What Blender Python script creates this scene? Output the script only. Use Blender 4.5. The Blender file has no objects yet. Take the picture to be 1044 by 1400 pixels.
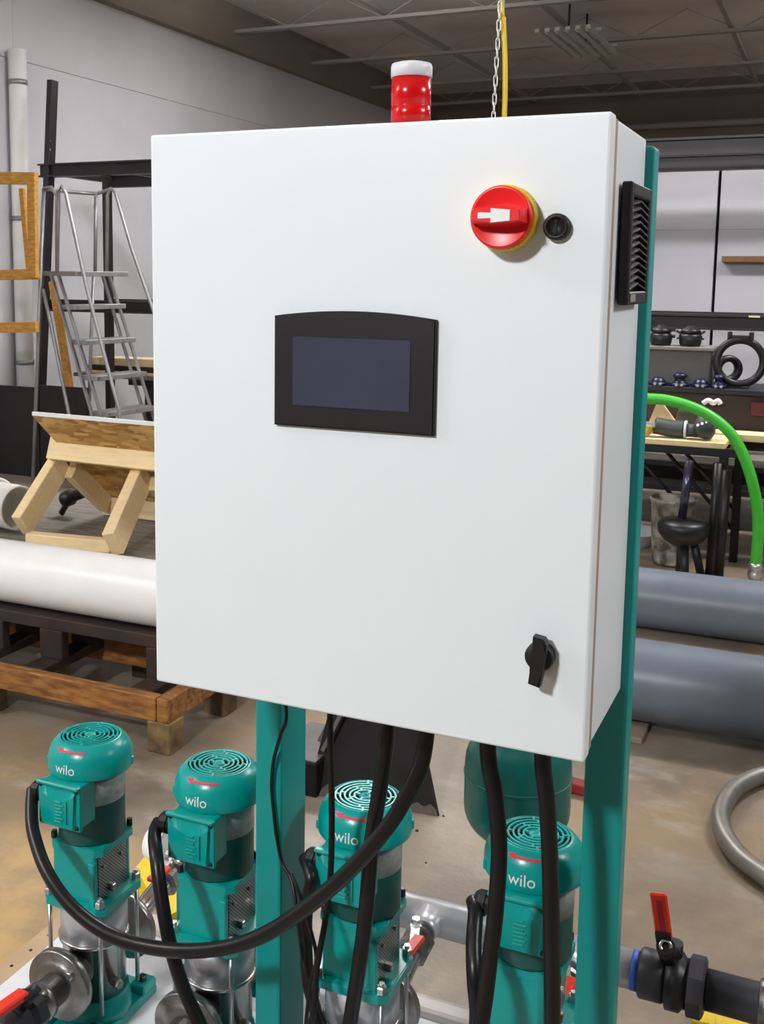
import bpy, bmesh, math, random
from mathutils import Vector, Matrix
random.seed(7)
PI = math.pi
SC = bpy.context.scene
COL = SC.collection

# ------------------------------------------------------------------ camera
K = {'loc': [0.8567, -1.27561, 1.57833], 'right': [0.906537, 0.422006, 0.010068], 'up': [-0.065177, 0.116365, 0.991066], 'fwd': [-0.417064, 0.899094, -0.132994], 'f': 1510.68, 'px': 446.38, 'py': 578.9}
cam_data = bpy.data.cameras.new('camera')
cam = bpy.data.objects.new('camera', cam_data)
COL.objects.link(cam)
r_, u_, f_ = Vector(K['right']), Vector(K['up']), Vector(K['fwd'])
cam.matrix_world = Matrix(((r_.x, u_.x, -f_.x, K['loc'][0]), (r_.y, u_.y, -f_.y, K['loc'][1]),
                           (r_.z, u_.z, -f_.z, K['loc'][2]), (0, 0, 0, 1)))
cam_data.sensor_fit = 'VERTICAL'
cam_data.sensor_height = 24.0
cam_data.lens = 24.0 * K['f'] / 1400.0
cam_data.shift_x = (522.0 - K['px']) / 1400.0
cam_data.shift_y = -(700.0 - K['py']) / 1400.0
cam_data.clip_start = 0.02
SC.camera = cam

# ------------------------------------------------------------------ world, lamps, exposure
world = bpy.data.worlds.new('world'); SC.world = world; world.use_nodes = True
world.node_tree.nodes['Background'].inputs[0].default_value = (0.9, 0.95, 1.0, 1)
world.node_tree.nodes['Background'].inputs[1].default_value = 0.03
SC.view_settings.view_transform = 'Standard'
SC.view_settings.look = 'None'
SC.view_settings.exposure = 0.0
SC.view_settings.gamma = 1.0
SC.view_settings.use_curve_mapping = False

def area_lamp(name, loc, target, sx, sy, power, col=(0.975, 0.985, 1.0)):
    l = bpy.data.lights.new(name, 'AREA'); l.shape = 'RECTANGLE'; l.size = sx; l.size_y = sy
    l.energy = power; l.color = col
    o = bpy.data.objects.new(name, l); COL.objects.link(o); o.location = loc
    d = Vector(target) - Vector(loc)
    o.rotation_euler = d.to_track_quat('-Z', 'Y').to_euler()
    return o
area_lamp('cabinet_side_fill', (2.9, 0.55, 2.9), (0.6, 0.1, 1.3), 0.8, 0.5, 46)  # added fill aimed at the cabinet's right side, no fixture there
# hanging fluorescent high bays of the hall
area_lamp('bay_lamp_key', (-0.86, -3.5, 3.5), (0.3, 0, 1.1), 0.42, 0.3, 150, (0.97, 0.985, 1.0))
for (x, y, e) in ((-4.3, -1.5, 85), (-1.9, 5.0, 95), (1.9, 5.0, 95), (-3.2, 7.9, 45), (3.0, 12.0, 110)):  # the farthest one is added out of view to lift the ceiling
    area_lamp('bay_lamp', (x, y, 3.95), (x, y, 0), 1.2, 0.35, e)
    area_lamp('ceiling_fill', (x, y, 3.98), (x, y, 6), 1.2, 0.6, e*1.35)   # added upward fill to brighten the ceiling

# ------------------------------------------------------------------ materials
def lin(c):
    c = c / 255.0
    return c / 12.92 if c <= 0.04045 else ((c + 0.055) / 1.055) ** 2.4
def rgb(r, g, b): return (lin(r), lin(g), lin(b), 1.0)
MATS = {}
def mat(name, col, rough=0.5, metal=0.0, var=0.0, scale=6.0, bump=0.0, bscale=60.0, coat=0.0, stretch=None, col2=None, spec=None, lo=0.35, hi=0.65, detail=6):
    if name in MATS: return MATS[name]
    m = bpy.data.materials.new(name); m.use_nodes = True
    nt = m.node_tree; b = nt.nodes['Principled BSDF']
    b.inputs['Base Color'].default_value = col
    b.inputs['Roughness'].default_value = rough
    b.inputs['Metallic'].default_value = metal
    b.inputs['Coat Weight'].default_value = coat
    if spec is not None: b.inputs['Specular IOR Level'].default_value = spec
    tc = nt.nodes.new('ShaderNodeTexCoord'); mp = nt.nodes.new('ShaderNodeMapping')
    nt.links.new(tc.outputs['Object'], mp.inputs['Vector'])
    if stretch: mp.inputs['Scale'].default_value = stretch
    if var > 0 or col2:
        n = nt.nodes.new('ShaderNodeTexNoise'); n.inputs['Scale'].default_value = scale
        n.inputs['Detail'].default_value = detail; n.inputs['Roughness'].default_value = 0.6
        nt.links.new(mp.outputs[0], n.inputs['Vector'])
        cr = nt.nodes.new('ShaderNodeValToRGB')
        cr.color_ramp.elements[0].position = lo; cr.color_ramp.elements[1].position = hi
        c2 = col2 or tuple(max(0, v * (1 - var)) for v in col[:3]) + (1,)
        cr.color_ramp.elements[0].color = c2; cr.color_ramp.elements[1].color = col
        nt.links.new(n.outputs[0], cr.inputs[0]); nt.links.new(cr.outputs[0], b.inputs['Base Color'])
    if bump > 0:
        n2 = nt.nodes.new('ShaderNodeTexNoise'); n2.inputs['Scale'].default_value = bscale; n2.inputs['Detail'].default_value = 4
        nt.links.new(mp.outputs[0], n2.inputs['Vector'])
        bp = nt.nodes.new('ShaderNodeBump'); bp.inputs['Strength'].default_value = bump; bp.inputs['Distance'].default_value = 0.01
        nt.links.new(n2.outputs[0], bp.inputs['Height']); nt.links.new(bp.outputs[0], b.inputs['Normal'])
    MATS[name] = m
    return m
WHITE = mat('white_powder_coat', rgb(233, 238, 241), 0.32, bump=0.03, bscale=900, var=0.02, scale=2)
TEAL = mat('teal_enamel', (0.0, 0.35, 0.315, 1), 0.28, bump=0.04, bscale=200, var=0.12, scale=7)
TEALP = mat('teal_post_paint', (0.0, 0.29, 0.27, 1), 0.38, bump=0.03, bscale=150, var=0.1, scale=4)
TEALD = mat('dark_teal_tank', (0.004, 0.16, 0.135, 1), 0.3, var=0.2, scale=8)
MOTOR = mat('motor_shell_green', (0.004, 0.10, 0.085, 1), 0.45, var=0.3, scale=9)
BLACK = mat('black_plastic', (0.013, 0.011, 0.012, 1), 0.45, spec=0.35)
RUBBER = mat('black_rubber', (0.009, 0.0075, 0.008, 1), 0.33, bump=0.03, bscale=300, spec=0.35)
SCREEN = mat('dark_screen', rgb(66, 66, 84), 0.12, var=0.12, scale=9)
RED = mat('red_plastic', rgb(228, 30, 32), 0.35)
REDH = mat('red_vinyl_grip', rgb(250, 56, 34), 0.4, var=0.1, scale=20)
REDD = mat('dark_red_paint', rgb(140, 40, 38), 0.5, var=0.2)
YEL = mat('yellow_plastic', rgb(232, 200, 24), 0.4)
YELP = mat('yellow_paint', rgb(232, 200, 20), 0.4, var=0.12, scale=10)
PAPER = mat('white_print', rgb(232, 236, 236), 0.5)
STEEL = mat('stainless_steel', (0.62, 0.61, 0.60, 1), 0.22, 1.0, var=0.2, scale=14, bump=0.04, bscale=80)
STEELM = mat('satin_sleeve', (0.60, 0.60, 0.63, 1), 0.34, 0.45, var=0.12, scale=10)
CAST = mat('cast_steel', (0.36, 0.34, 0.32, 1), 0.34, 1.0, var=0.3, scale=18, bump=0.1, bscale=60)
ZINC = mat('zinc_bolt', (0.60, 0.60, 0.60, 1), 0.3, 0.9)
DSTEEL = mat('dark_bolt', (0.06, 0.06, 0.065, 1), 0.35, 0.8)
IRON = mat('black_iron', (0.013, 0.012, 0.013, 1), 0.4, 0.1, var=0.3, scale=20)
RACK = mat('dark_rack_paint', (0.024, 0.019, 0.021, 1), 0.4, var=0.35, scale=6)
GRAYP = mat('gray_pvc', rgb(110, 120, 133), 0.38, var=0.14, scale=5, bump=0.04, bscale=30)
DPVC = mat('dark_gray_pvc', rgb(56, 55, 60), 0.45, var=0.15, scale=12)
LPVC = mat('light_gray_cpvc', rgb(170, 170, 176), 0.35, var=0.1, scale=10)
WPIPE = mat('white_pvc', rgb(248, 249, 248), 0.35, var=0.06, scale=5)
BLUE = mat('blue_tape', rgb(60, 100, 200), 0.5)
BLUED = mat('dark_blue_enamel', rgb(20, 24, 66), 0.35, var=0.3, scale=12)
PINE = mat('pine_wood', rgb(250, 224, 174), 0.6, var=0.12, scale=5, stretch=(2, 14, 14), bump=0.05)
PINE2 = mat('yellowed_pine', rgb(214, 160, 66), 0.6, col2=rgb(176, 120, 44), scale=5, stretch=(3, 12, 12), bump=0.05)
OAK = mat('weathered_timber', rgb(176, 120, 58), 0.65, col2=rgb(112, 70, 34), scale=4, stretch=(3, 14, 14), bump=0.1)
DWOOD = mat('dark_timber', rgb(64, 48, 38), 0.7, col2=rgb(38, 28, 24), scale=5, bump=0.1)
GREYW = mat('grey_weathered_board', rgb(140, 134, 124), 0.7, col2=rgb(104, 98, 90), scale=3, stretch=(2, 10, 10), bump=0.1)
POSTW = mat('old_block_wood', rgb(146, 120, 78), 0.7, col2=rgb(84, 64, 44), scale=9, bump=0.2)
GREEN = mat('green_hose', rgb(72, 196, 58), 0.4, var=0.12, scale=12)
ALU = mat('galvanised_tube', (0.38, 0.38, 0.39, 1), 0.42, 0.6, var=0.2, scale=14)
BUCKET = mat('dirty_white_bucket', rgb(196, 192, 184), 0.6, col2=rgb(98, 92, 86), scale=10, lo=0.42, hi=0.6)
BOWLW = mat('white_plastic', rgb(214, 214, 220), 0.4)
TOOLG = mat('grey_toolbox', rgb(96, 94, 92), 0.5, var=0.2)
PLATE = mat('aged_nameplate', (0.46, 0.47, 0.46, 1), 0.42, 0.2, col2=(0.24, 0.26, 0.25, 1), scale=28, lo=0.38, hi=0.62)
SKIDW = mat('white_skid_paint', rgb(226, 228, 232), 0.4, var=0.08, scale=6)
TAN = mat('tan_perforated_strip', rgb(188, 160, 124), 0.6, var=0.15, scale=8)
HOSE = mat('braided_hose', (0.30, 0.28, 0.25, 1), 0.42, 0.5, var=0.25, scale=10)
DARK = mat('dark_cavity', (0.006, 0.008, 0.008, 1), 0.8)
CEIL = mat('painted_deck', rgb(210, 202, 197), 0.85, var=0.15, scale=0.8)
JOIST = mat('painted_joist', rgb(150, 142, 136), 0.7)
GREYB = mat('grey_rubber', rgb(70, 76, 74), 0.5)
STICK = mat('cream_sticker', rgb(226, 214, 170), 0.6)
PANEL = mat('white_wall_panel', rgb(188, 188, 194), 0.6, var=0.08, scale=0.9)
BLKPLY = mat('black_panel', (0.013, 0.012, 0.014, 1), 0.6, var=0.3, scale=2)
FIXT = mat('fixture_white', rgb(190, 188, 184), 0.5)

def lens_mat():
    m = bpy.data.materials.new('red_beacon_lens'); m.use_nodes = True
    b = m.node_tree.nodes['Principled BSDF']
    b.inputs['Base Color'].default_value = rgb(206, 12, 18); b.inputs['Roughness'].default_value = 0.2
    b.inputs['Transmission Weight'].default_value = 0.12; b.inputs['IOR'].default_value = 1.45
    return m
LENS = lens_mat()

def floor_mat():
    m = bpy.data.materials.new('stained_concrete'); m.use_nodes = True
    nt = m.node_tree; b = nt.nodes['Principled BSDF']; b.inputs['Roughness'].default_value = 0.42
    tc = nt.nodes.new('ShaderNodeTexCoord')
    def noise(s, d=6, off=(0, 0, 0), st=(1, 1, 1)):
        mp = nt.nodes.new('ShaderNodeMapping'); mp.inputs['Location'].default_value = off; mp.inputs['Scale'].default_value = st
        nt.links.new(tc.outputs['Object'], mp.inputs[0])
        n = nt.nodes.new('ShaderNodeTexNoise'); n.inputs['Scale'].default_value = s; n.inputs['Detail'].default_value = d
        n.inputs['Roughness'].default_value = 0.62
        nt.links.new(mp.outputs[0], n.inputs['Vector']); return n
    def ramp(src, a, ca, z, cz):
        r = nt.nodes.new('ShaderNodeValToRGB'); r.color_ramp.elements[0].position = a; r.color_ramp.elements[1].position = z
        r.color_ramp.elements[0].color = ca; r.color_ramp.elements[1].color = cz
        nt.links.new(src.outputs[0], r.inputs[0]); return r
    base = ramp(noise(1.3), 0.34, rgb(104, 94, 82), 0.68, rgb(164, 152, 136))
    tan = ramp(noise(1.1, 5, (3.1, 7, 0)), 0.47, (0, 0, 0, 1), 0.72, (1, 1, 1, 1))
    mx = nt.nodes.new('ShaderNodeMix'); mx.data_type = 'RGBA'
    nt.links.new(tan.outputs[0], mx.inputs[0]); nt.links.new(base.outputs[0], mx.inputs[6]); mx.inputs[7].default_value = rgb(164, 138, 98)
    scuff = ramp(noise(2.2, 9, (9, 2, 0), (1, 1.5, 1)), 0.56, (0, 0, 0, 1), 0.82, (1, 1, 1, 1))
    mx2 = nt.nodes.new('ShaderNodeMix'); mx2.data_type = 'RGBA'
    nt.links.new(scuff.outputs[0], mx2.inputs[0]); nt.links.new(mx.outputs[2], mx2.inputs[6]); mx2.inputs[7].default_value = rgb(190, 184, 172)
    # soft-edged tints: tan by the skid's left end, darker brown on the right
    last = mx2.outputs[2]
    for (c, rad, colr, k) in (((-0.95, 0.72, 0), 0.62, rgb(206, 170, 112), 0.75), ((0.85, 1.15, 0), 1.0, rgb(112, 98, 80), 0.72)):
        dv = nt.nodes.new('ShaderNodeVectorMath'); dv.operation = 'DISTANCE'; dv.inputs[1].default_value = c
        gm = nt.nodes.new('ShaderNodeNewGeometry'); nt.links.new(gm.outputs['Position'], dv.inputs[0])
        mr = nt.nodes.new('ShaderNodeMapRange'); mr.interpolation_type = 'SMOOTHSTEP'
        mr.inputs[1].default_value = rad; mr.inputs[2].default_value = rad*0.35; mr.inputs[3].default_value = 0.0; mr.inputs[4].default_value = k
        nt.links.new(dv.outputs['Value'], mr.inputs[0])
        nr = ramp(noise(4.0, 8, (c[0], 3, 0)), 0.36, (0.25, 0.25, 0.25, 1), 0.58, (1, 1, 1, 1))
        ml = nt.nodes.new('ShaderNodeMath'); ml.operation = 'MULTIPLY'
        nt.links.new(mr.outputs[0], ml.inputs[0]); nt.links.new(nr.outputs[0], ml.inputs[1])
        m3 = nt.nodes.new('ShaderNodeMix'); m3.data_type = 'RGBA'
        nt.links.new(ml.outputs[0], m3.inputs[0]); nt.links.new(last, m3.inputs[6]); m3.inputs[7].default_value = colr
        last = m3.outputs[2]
    nt.links.new(last, b.inputs['Base Color'])
    bp = nt.nodes.new('ShaderNodeBump'); bp.inputs['Strength'].default_value = 0.15; bp.inputs['Distance'].default_value = 0.01
    nt.links.new(noise(30).outputs[0], bp.inputs['Height']); nt.links.new(bp.outputs[0], b.inputs['Normal'])
    return m
def wall_mat():
    return mat('painted_precast', rgb(210, 211, 216), 0.7, var=0.10, scale=0.7, bump=0.08, bscale=40)
def osb_mat():
    m = bpy.data.materials.new('strand_board'); m.use_nodes = True
    nt = m.node_tree; b = nt.nodes['Principled BSDF']; b.inputs['Roughness'].default_value = 0.65
    tc = nt.nodes.new('ShaderNodeTexCoord'); mp = nt.nodes.new('ShaderNodeMapping'); mp.inputs['Scale'].default_value = (14, 34, 34)
    nt.links.new(tc.outputs['Object'], mp.inputs[0])
    v = nt.nodes.new('ShaderNodeTexVoronoi'); v.inputs['Scale'].default_value = 1.4
    nt.links.new(mp.outputs[0], v.inputs['Vector'])
    sx = nt.nodes.new('ShaderNodeSeparateColor'); nt.links.new(v.outputs['Color'], sx.inputs[0])
    r = nt.nodes.new('ShaderNodeValToRGB')
    r.color_ramp.elements[0].color = rgb(168, 120, 58); r.color_ramp.elements[1].color = rgb(232, 190, 116)
    nt.links.new(sx.outputs[0], r.inputs[0]); nt.links.new(r.outputs[0], b.inputs['Base Color'])
    return m
OSB = osb_mat()
def mesh_guard_mat():
    m = bpy.data.materials.new('perforated_guard'); m.use_nodes = True
    nt = m.node_tree; b = nt.nodes['Principled BSDF']; b.inputs['Roughness'].default_value = 0.4; b.inputs['Metallic'].default_value = 0.6
    tc = nt.nodes.new('ShaderNodeTexCoord'); mp = nt.nodes.new('ShaderNodeMapping')
    mp.inputs['Rotation'].default_value = (PI / 4, 0, 0); mp.inputs['Scale'].default_value = (210, 210, 210)
    nt.links.new(tc.outputs['Object'], mp.inputs[0])
    c = nt.nodes.new('ShaderNodeTexVoronoi'); c.inputs['Randomness'].default_value = 0.0; c.inputs['Scale'].default_value = 1.0
    nt.links.new(mp.outputs[0], c.inputs['Vector'])
    r = nt.nodes.new('ShaderNodeValToRGB'); r.color_ramp.elements[0].position = 0.40; r.color_ramp.elements[1].position = 0.5
    r.color_ramp.elements[0].color = (0.008, 0.010, 0.010, 1); r.color_ramp.elements[1].color = (0.34, 0.36, 0.35, 1)
    nt.links.new(c.outputs[0], r.inputs[0]); nt.links.new(r.outputs[0], b.inputs['Base Color'])
    return m
GUARD = mesh_guard_mat()

# ------------------------------------------------------------------ mesh helpers
class MB:
    def __init__(self): self.bm = bmesh.new()
    def _add(self, verts, faces, smooth=False):
        vs = [self.bm.verts.new(v) for v in verts]
        for f in faces:
            try:
                fc = self.bm.faces.new([vs[i] for i in f]); fc.smooth = smooth
            except ValueError: pass
        return vs
    def box(self, lo, hi, bev=0.0, seg=2):
        x0, y0, z0 = lo; x1, y1, z1 = hi
        b = bmesh.new()
        vs = [b.verts.new(v) for v in ((x0,y0,z0),(x1,y0,z0),(x1,y1,z0),(x0,y1,z0),(x0,y0,z1),(x1,y0,z1),(x1,y1,z1),(x0,y1,z1))]
        for f in ((0,3,2,1),(4,5,6,7),(0,1,5,4),(1,2,6,5),(2,3,7,6),(3,0,4,7)): b.faces.new([vs[i] for i in f])
        if bev: bmesh.ops.bevel(b, geom=b.edges[:], offset=bev, segments=seg, affect='EDGES', profile=0.5)
        self._merge(b)
        return self
    def _merge(self, b, M=None):
        if M: bmesh.ops.transform(b, matrix=M, verts=b.verts)
        mp = {v: self.bm.verts.new(v.co) for v in b.verts}
        for f in b.faces:
            nf = self.bm.faces.new([mp[v] for v in f.verts]); nf.smooth = f.smooth
        b.free()
    def bar(self, p0, p1, w, h, up=(0, 0, 1), bev=0.0):
        """rectangular member from p0 to p1; h along up, w across"""
        p0, p1 = Vector(p0), Vector(p1); d = p1 - p0; L = d.length; d.normalize()
        s = d.cross(Vector(up)); s.normalize(); u = s.cross(d)
        b = bmesh.new()
        vs = [b.verts.new(v) for v in ((0,-w/2,-h/2),(L,-w/2,-h/2),(L,w/2,-h/2),(0,w/2,-h/2),(0,-w/2,h/2),(L,-w/2,h/2),(L,w/2,h/2),(0,w/2,h/2))]
        for f in ((0,3,2,1),(4,5,6,7),(0,1,5,4),(1,2,6,5),(2,3,7,6),(3,0,4,7)): b.faces.new([vs[i] for i in f])
        if bev: bmesh.ops.bevel(b, geom=b.edges[:], offset=bev, segments=1, affect='EDGES')
        s = -s
        Mx = Matrix(((d.x, s.x, u.x, p0.x), (d.y, s.y, u.y, p0.y), (d.z, s.z, u.z, p0.z), (0,0,0,1)))
        self._merge(b, Mx); return self
    def lathe(self, prof, o=(0, 0, 0), axis=(0, 0, 1), n=32, caps=True, smooth=True, sharp=()):
        """prof: list of (r, t) along axis; duplicated points give crisp edges"""
        o = Vector(o); a = Vector(axis).normalized()
        t = Vector((1, 0, 0)) if abs(a.x) < 0.9 else Vector((0, 1, 0))
        e1 = (t - a * t.dot(a)).normalized(); e2 = a.cross(e1)
        rings = []
        for (r, h) in prof:
            if r < 1e-6: rings.append([self.bm.verts.new(o + a * h)])
            else: rings.append([self.bm.verts.new(o + a * h + (e1 * math.cos(2*PI*k/n) + e2 * math.sin(2*PI*k/n)) * r) for k in range(n)])
        for i in range(len(rings) - 1):
            A, B = rings[i], rings[i+1]
            if prof[i] == prof[i+1]: continue
            for k in range(n):
                k2 = (k + 1) % n
                if len(A) == 1 and len(B) == 1: continue
                if len(A) == 1: f = [A[0], B[k2], B[k]][::-1]
                elif len(B) == 1: f = [A[k], A[k2], B[0]]
                else: f = [A[k], A[k2], B[k2], B[k]]
                try:
                    fc = self.bm.faces.new(f); fc.smooth = smooth
                except ValueError: pass
        if caps:
            if len(rings[0]) > 1: self.bm.faces.new(rings[0][::-1])
            if len(rings[-1]) > 1: self.bm.faces.new(rings[-1])
        return self
    def cyl(self, p0, p1, r, n=16, r2=None, smooth=True):
        p0, p1 = Vector(p0), Vector(p1)
        L = (p1 - p0).length
        return self.lathe([(r, 0), (r if r2 is None else r2, L)], p0, p1 - p0, n, smooth=smooth)
    def tube(self, pts, r, n=10, sub=6, ribs=0.0, closed=False):
        """smooth tube through the points (Catmull-Rom)"""
        P = [Vector(p) for p in pts]
        if sub > 1 and len(P) > 2:
            Q = []
            m = len(P)
            for i in range(m - 1):
                p0 = P[max(i-1, 0)]; p1 = P[i]; p2 = P[i+1]; p3 = P[min(i+2, m-1)]
                for k in range(sub):
                    t = k / sub
                    Q.append(0.5*((2*p1)+(p2-p0)*t+(2*p0-5*p1+4*p2-p3)*t*t+(3*p1-p0-3*p2+p3)*t**3))
            Q.append(P[-1]); P = Q
        d0 = (P[1] - P[0]).normalized()
        t = Vector((0, 0, 1)) if abs(d0.z) < 0.9 else Vector((1, 0, 0))
        e = (t - d0 * t.dot(d0)).normalized()
        rings = []
        for i, p in enumerate(P):
            d = (P[min(i+1, len(P)-1)] - P[max(i-1, 0)]).normalized()
            e = (e - d * e.dot(d)).normalized(); g = d.cross(e)
            rr = r * (1 + (ribs if i % 2 else 0))
            rings.append([self.bm.verts.new(p + (e*math.cos(2*PI*k/n) + g*math.sin(2*PI*k/n))*rr) for k in range(n)])
        for i in range(len(rings) - 1):
            for k in range(n):
                k2 = (k+1) % n
                fc = self.bm.faces.new([rings[i][k], rings[i][k2], rings[i+1][k2], rings[i+1][k]]); fc.smooth = True
        self.bm.faces.new(rings[0][::-1]); self.bm.faces.new(rings[-1])
        return self
    def prism(self, poly, origin, ex, ey, depth, bev=0.0):
        """polygon (2-D points) in the plane origin+ex,ey; extruded by depth along ex x ey"""
        o, ex, ey = Vector(origin), Vector(ex), Vector(ey); nz = ex.cross(ey).normalized()
        b = bmesh.new()
        lo = [b.verts.new(o + ex*p[0] + ey*p[1]) for p in poly]
        hi = [b.verts.new(o + ex*p[0] + ey*p[1] + nz*depth) for p in poly]
        n = len(poly)
        b.faces.new(lo[::-1]); b.faces.new(hi)
        for i in range(n): b.faces.new([lo[i], lo[(i+1) % n], hi[(i+1) % n], hi[i]])
        if bev: bmesh.ops.bevel(b, geom=[e for e in b.edges if e.verts[0] in hi and e.verts[1] in hi], offset=bev, segments=2, affect='EDGES')
        self._merge(b); return self
    def hexbolt(self, p, axis=(0, 0, 1), r=0.008, h=0.006):
        return self.lathe([(r, 0), (r, h*0.85), (r*0.8, h)], p, axis, 6, smooth=False)
    def torus(self, c, axis, R, r, n=32, m=10):
        c = Vector(c); a = Vector(axis).normalized()
        t = Vector((1, 0, 0)) if abs(a.x) < 0.9 else Vector((0, 1, 0))
        e1 = (t - a*t.dot(a)).normalized(); e2 = a.cross(e1)
        rg = []
        for i in range(n):
            d = e1*math.cos(2*PI*i/n) + e2*math.sin(2*PI*i/n)
            rg.append([self.bm.verts.new(c + d*(R + r*math.cos(2*PI*k/m)) + a*r*math.sin(2*PI*k/m)) for k in range(m)])
        for i in range(n):
            for k in range(m):
                f = self.bm.faces.new([rg[i][k], rg[(i+1) % n][k], rg[(i+1) % n][(k+1) % m], rg[i][(k+1) % m]]); f.smooth = True
        return self

OFF = {}
def obj(name, mb, material, parent=None, label=None, loc=None):
    """links the collected shapes as ONE mesh object; its coordinates were given in the world"""
    bm = mb.bm
    bmesh.ops.recalc_face_normals(bm, faces=bm.faces[:])
    if parent is not None: off = OFF[parent.name]
    elif loc is not None: off = Vector(loc)
    else:
        xs = [v.co for v in bm.verts]
        off = Vector(((min(v.x for v in xs)+max(v.x for v in xs))/2, (min(v.y for v in xs)+max(v.y for v in xs))/2, min(v.z for v in xs)))
    bmesh.ops.translate(bm, vec=-off, verts=bm.verts)
    me = bpy.data.meshes.new(name); bm.to_mesh(me); bm.free()
    me.materials.append(material)
    o = bpy.data.objects.new(name, me); COL.objects.link(o)
    if parent is not None: o.parent = parent
    else: o.location = off
    OFF[o.name] = off
    if label: o['label'] = label
    return o
def tag(o, label, cat, group=None):
    o['label'] = label; o['category'] = cat
    if group: o['group'] = group
    return o
def thing(name, label, cat, loc, group=None):
    o = bpy.data.objects.new(name, None); o.empty_display_size = 0.05
    COL.objects.link(o); o.location = loc; OFF[o.name] = Vector(loc)
    return tag(o, label, cat, group)
def struct(name, mb, material, parent=None):
    o = obj(name, mb, material, parent)
    if parent is None: o['kind'] = 'structure'
    return o
def dup(root, loc, label=None, group=None):
    def cp(o, par):
        c = o.copy(); COL.objects.link(c)
        if par: c.parent = par
        for ch in list(o.children): cp(ch, c)
        return c
    r = cp(root, None); r.location = loc
    if label: r['label'] = label
    if group: r['group'] = group
    return r

# ------------------------------------------------------------------ the setting
XL, YB, YF, XR, ZC = -5.5, 16.2, -8.5, 9.0, 4.50
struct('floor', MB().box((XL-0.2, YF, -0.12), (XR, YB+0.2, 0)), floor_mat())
struct('ceiling', MB().box((XL-0.2, YF, ZC), (XR, YB+0.2, ZC+0.15)), CEIL)
wl = struct('wall_left', MB().box((XL-0.2, YF, 0), (XL, YB, 0.02)), wall_mat())
# precast panels with recessed joints at 3.32 m and every 3.05 m
zj = 3.325
ys = [-8.5, -5.5, -2.45, 0.6, 3.65, 6.2, 9.75, 12.8, 16.2]
for i in range(len(ys)-1):
    obj('panel', MB().box((XL-0.2, ys[i]+0.002, 0.0), (XL, ys[i+1]-0.002, zj-0.002), 0.0015, 1), wall_mat(), wl)
    obj('panel', MB().box((XL-0.2, ys[i]+0.002, zj+0.002), (XL, ys[i+1]-0.002, ZC), 0.0015, 1), wall_mat(), wl)
TRIM = mat('brown_band_paint', rgb(132, 122, 112), 0.8, var=0.15, scale=1)
struct('trim_1', MB().box((XL, YF, 4.03), (XL+0.10, YB, 4.50)), TRIM)
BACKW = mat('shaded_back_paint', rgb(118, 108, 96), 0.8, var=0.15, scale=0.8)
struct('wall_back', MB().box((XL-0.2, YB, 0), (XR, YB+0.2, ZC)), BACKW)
struct('wall_right', MB().box((XR, YF, 0), (XR+0.2, YB, ZC)), wall_mat())
struct('wall_front', MB().box((XL-0.2, YF-0.2, 0), (XR, YF, ZC)), wall_mat())
# lower partition of white panels behind the rack on the right
wp = struct('wall_middle', MB().box((-1.6, 7.46, 0.0), (6.0, 7.52, 2.5)), DARK)
for (a, b) in ((-1.6, -0.034), (-0.012, 1.2), (1.21, 2.4), (2.41, 3.6), (3.61, 6.0)):
    obj('panel', MB().box((a, 7.40, 0.0), (b, 7.46, 1.9385), 0.001, 1), PANEL, wp)
    obj('panel', MB().box((a, 7.40, 1.94), (b, 7.46, 2.5), 0.001, 1), PANEL, wp)
# open-web roof joists across the hall, bridging lines along it
for i, y in enumerate((3.9, 5.85, 7.8, 9.75, 11.7, 13.65, 15.4)):
    m = MB()
    for s in (-0.03, 0.03):
        m.bar((XL, y+s, 4.22), (XR, y+s, 4.22), 0.035, 0.035)
    x = XL + 0.2; k = 0
    while x < XR - 0.6:
        m.bar((x, y, 4.23 if k % 2 else 4.49), (x+0.55, y, 4.49 if k % 2 else 4.23), 0.010, 0.010, (0, 1, 0)); x += 0.55; k += 1
    struct('trim_%d' % (i+2), m, JOIST)
for i, x in enumerate(((-3.638, 11.181, 4.270)[0], (-2.049, 12.407, 4.270)[0], (-0.434, 12.700, 4.270)[0], 2.6)):
    struct('trim_%d' % (i+9), MB().bar((x, 3.5, 4.27), (x, 15.9, 4.27), 0.05, 0.04), JOIST)
# pale pipe along the back wall
m = MB().cyl((-4.5, YB-0.12, 3.82), (8, YB-0.12, 3.86), 0.05, 12)
tag(obj('wall_pipe', m, JOIST), 'long thin pale pipe running along top of the far brown wall', 'pipe')

# unlit tube fixture under the roof
fx = thing('ceiling_fixture', 'unlit six-tube fluorescent light fixture hanging under the dark ceiling', 'light fixture', (-1.96, 11.1, 4.08))
for k in range(6):
    x = -2.22 + k*0.105
    obj('tube_channel', MB().box((x, 10.35, 4.08), (x+0.055, 11.9, 4.12), 0.008, 1), FIXT, fx)
for y in (10.7, 11.55): obj('cross_bar', MB().bar((-2.25, y, 4.135), (-1.6, y, 4.135), 0.04, 0.03), FIXT, fx)
for y in (10.7, 11.55): obj('hanger', MB().cyl((-1.95, y, 4.14), (-1.95, y+0.03, 4.50), 0.012, 6), DSTEEL, fx)

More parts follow.
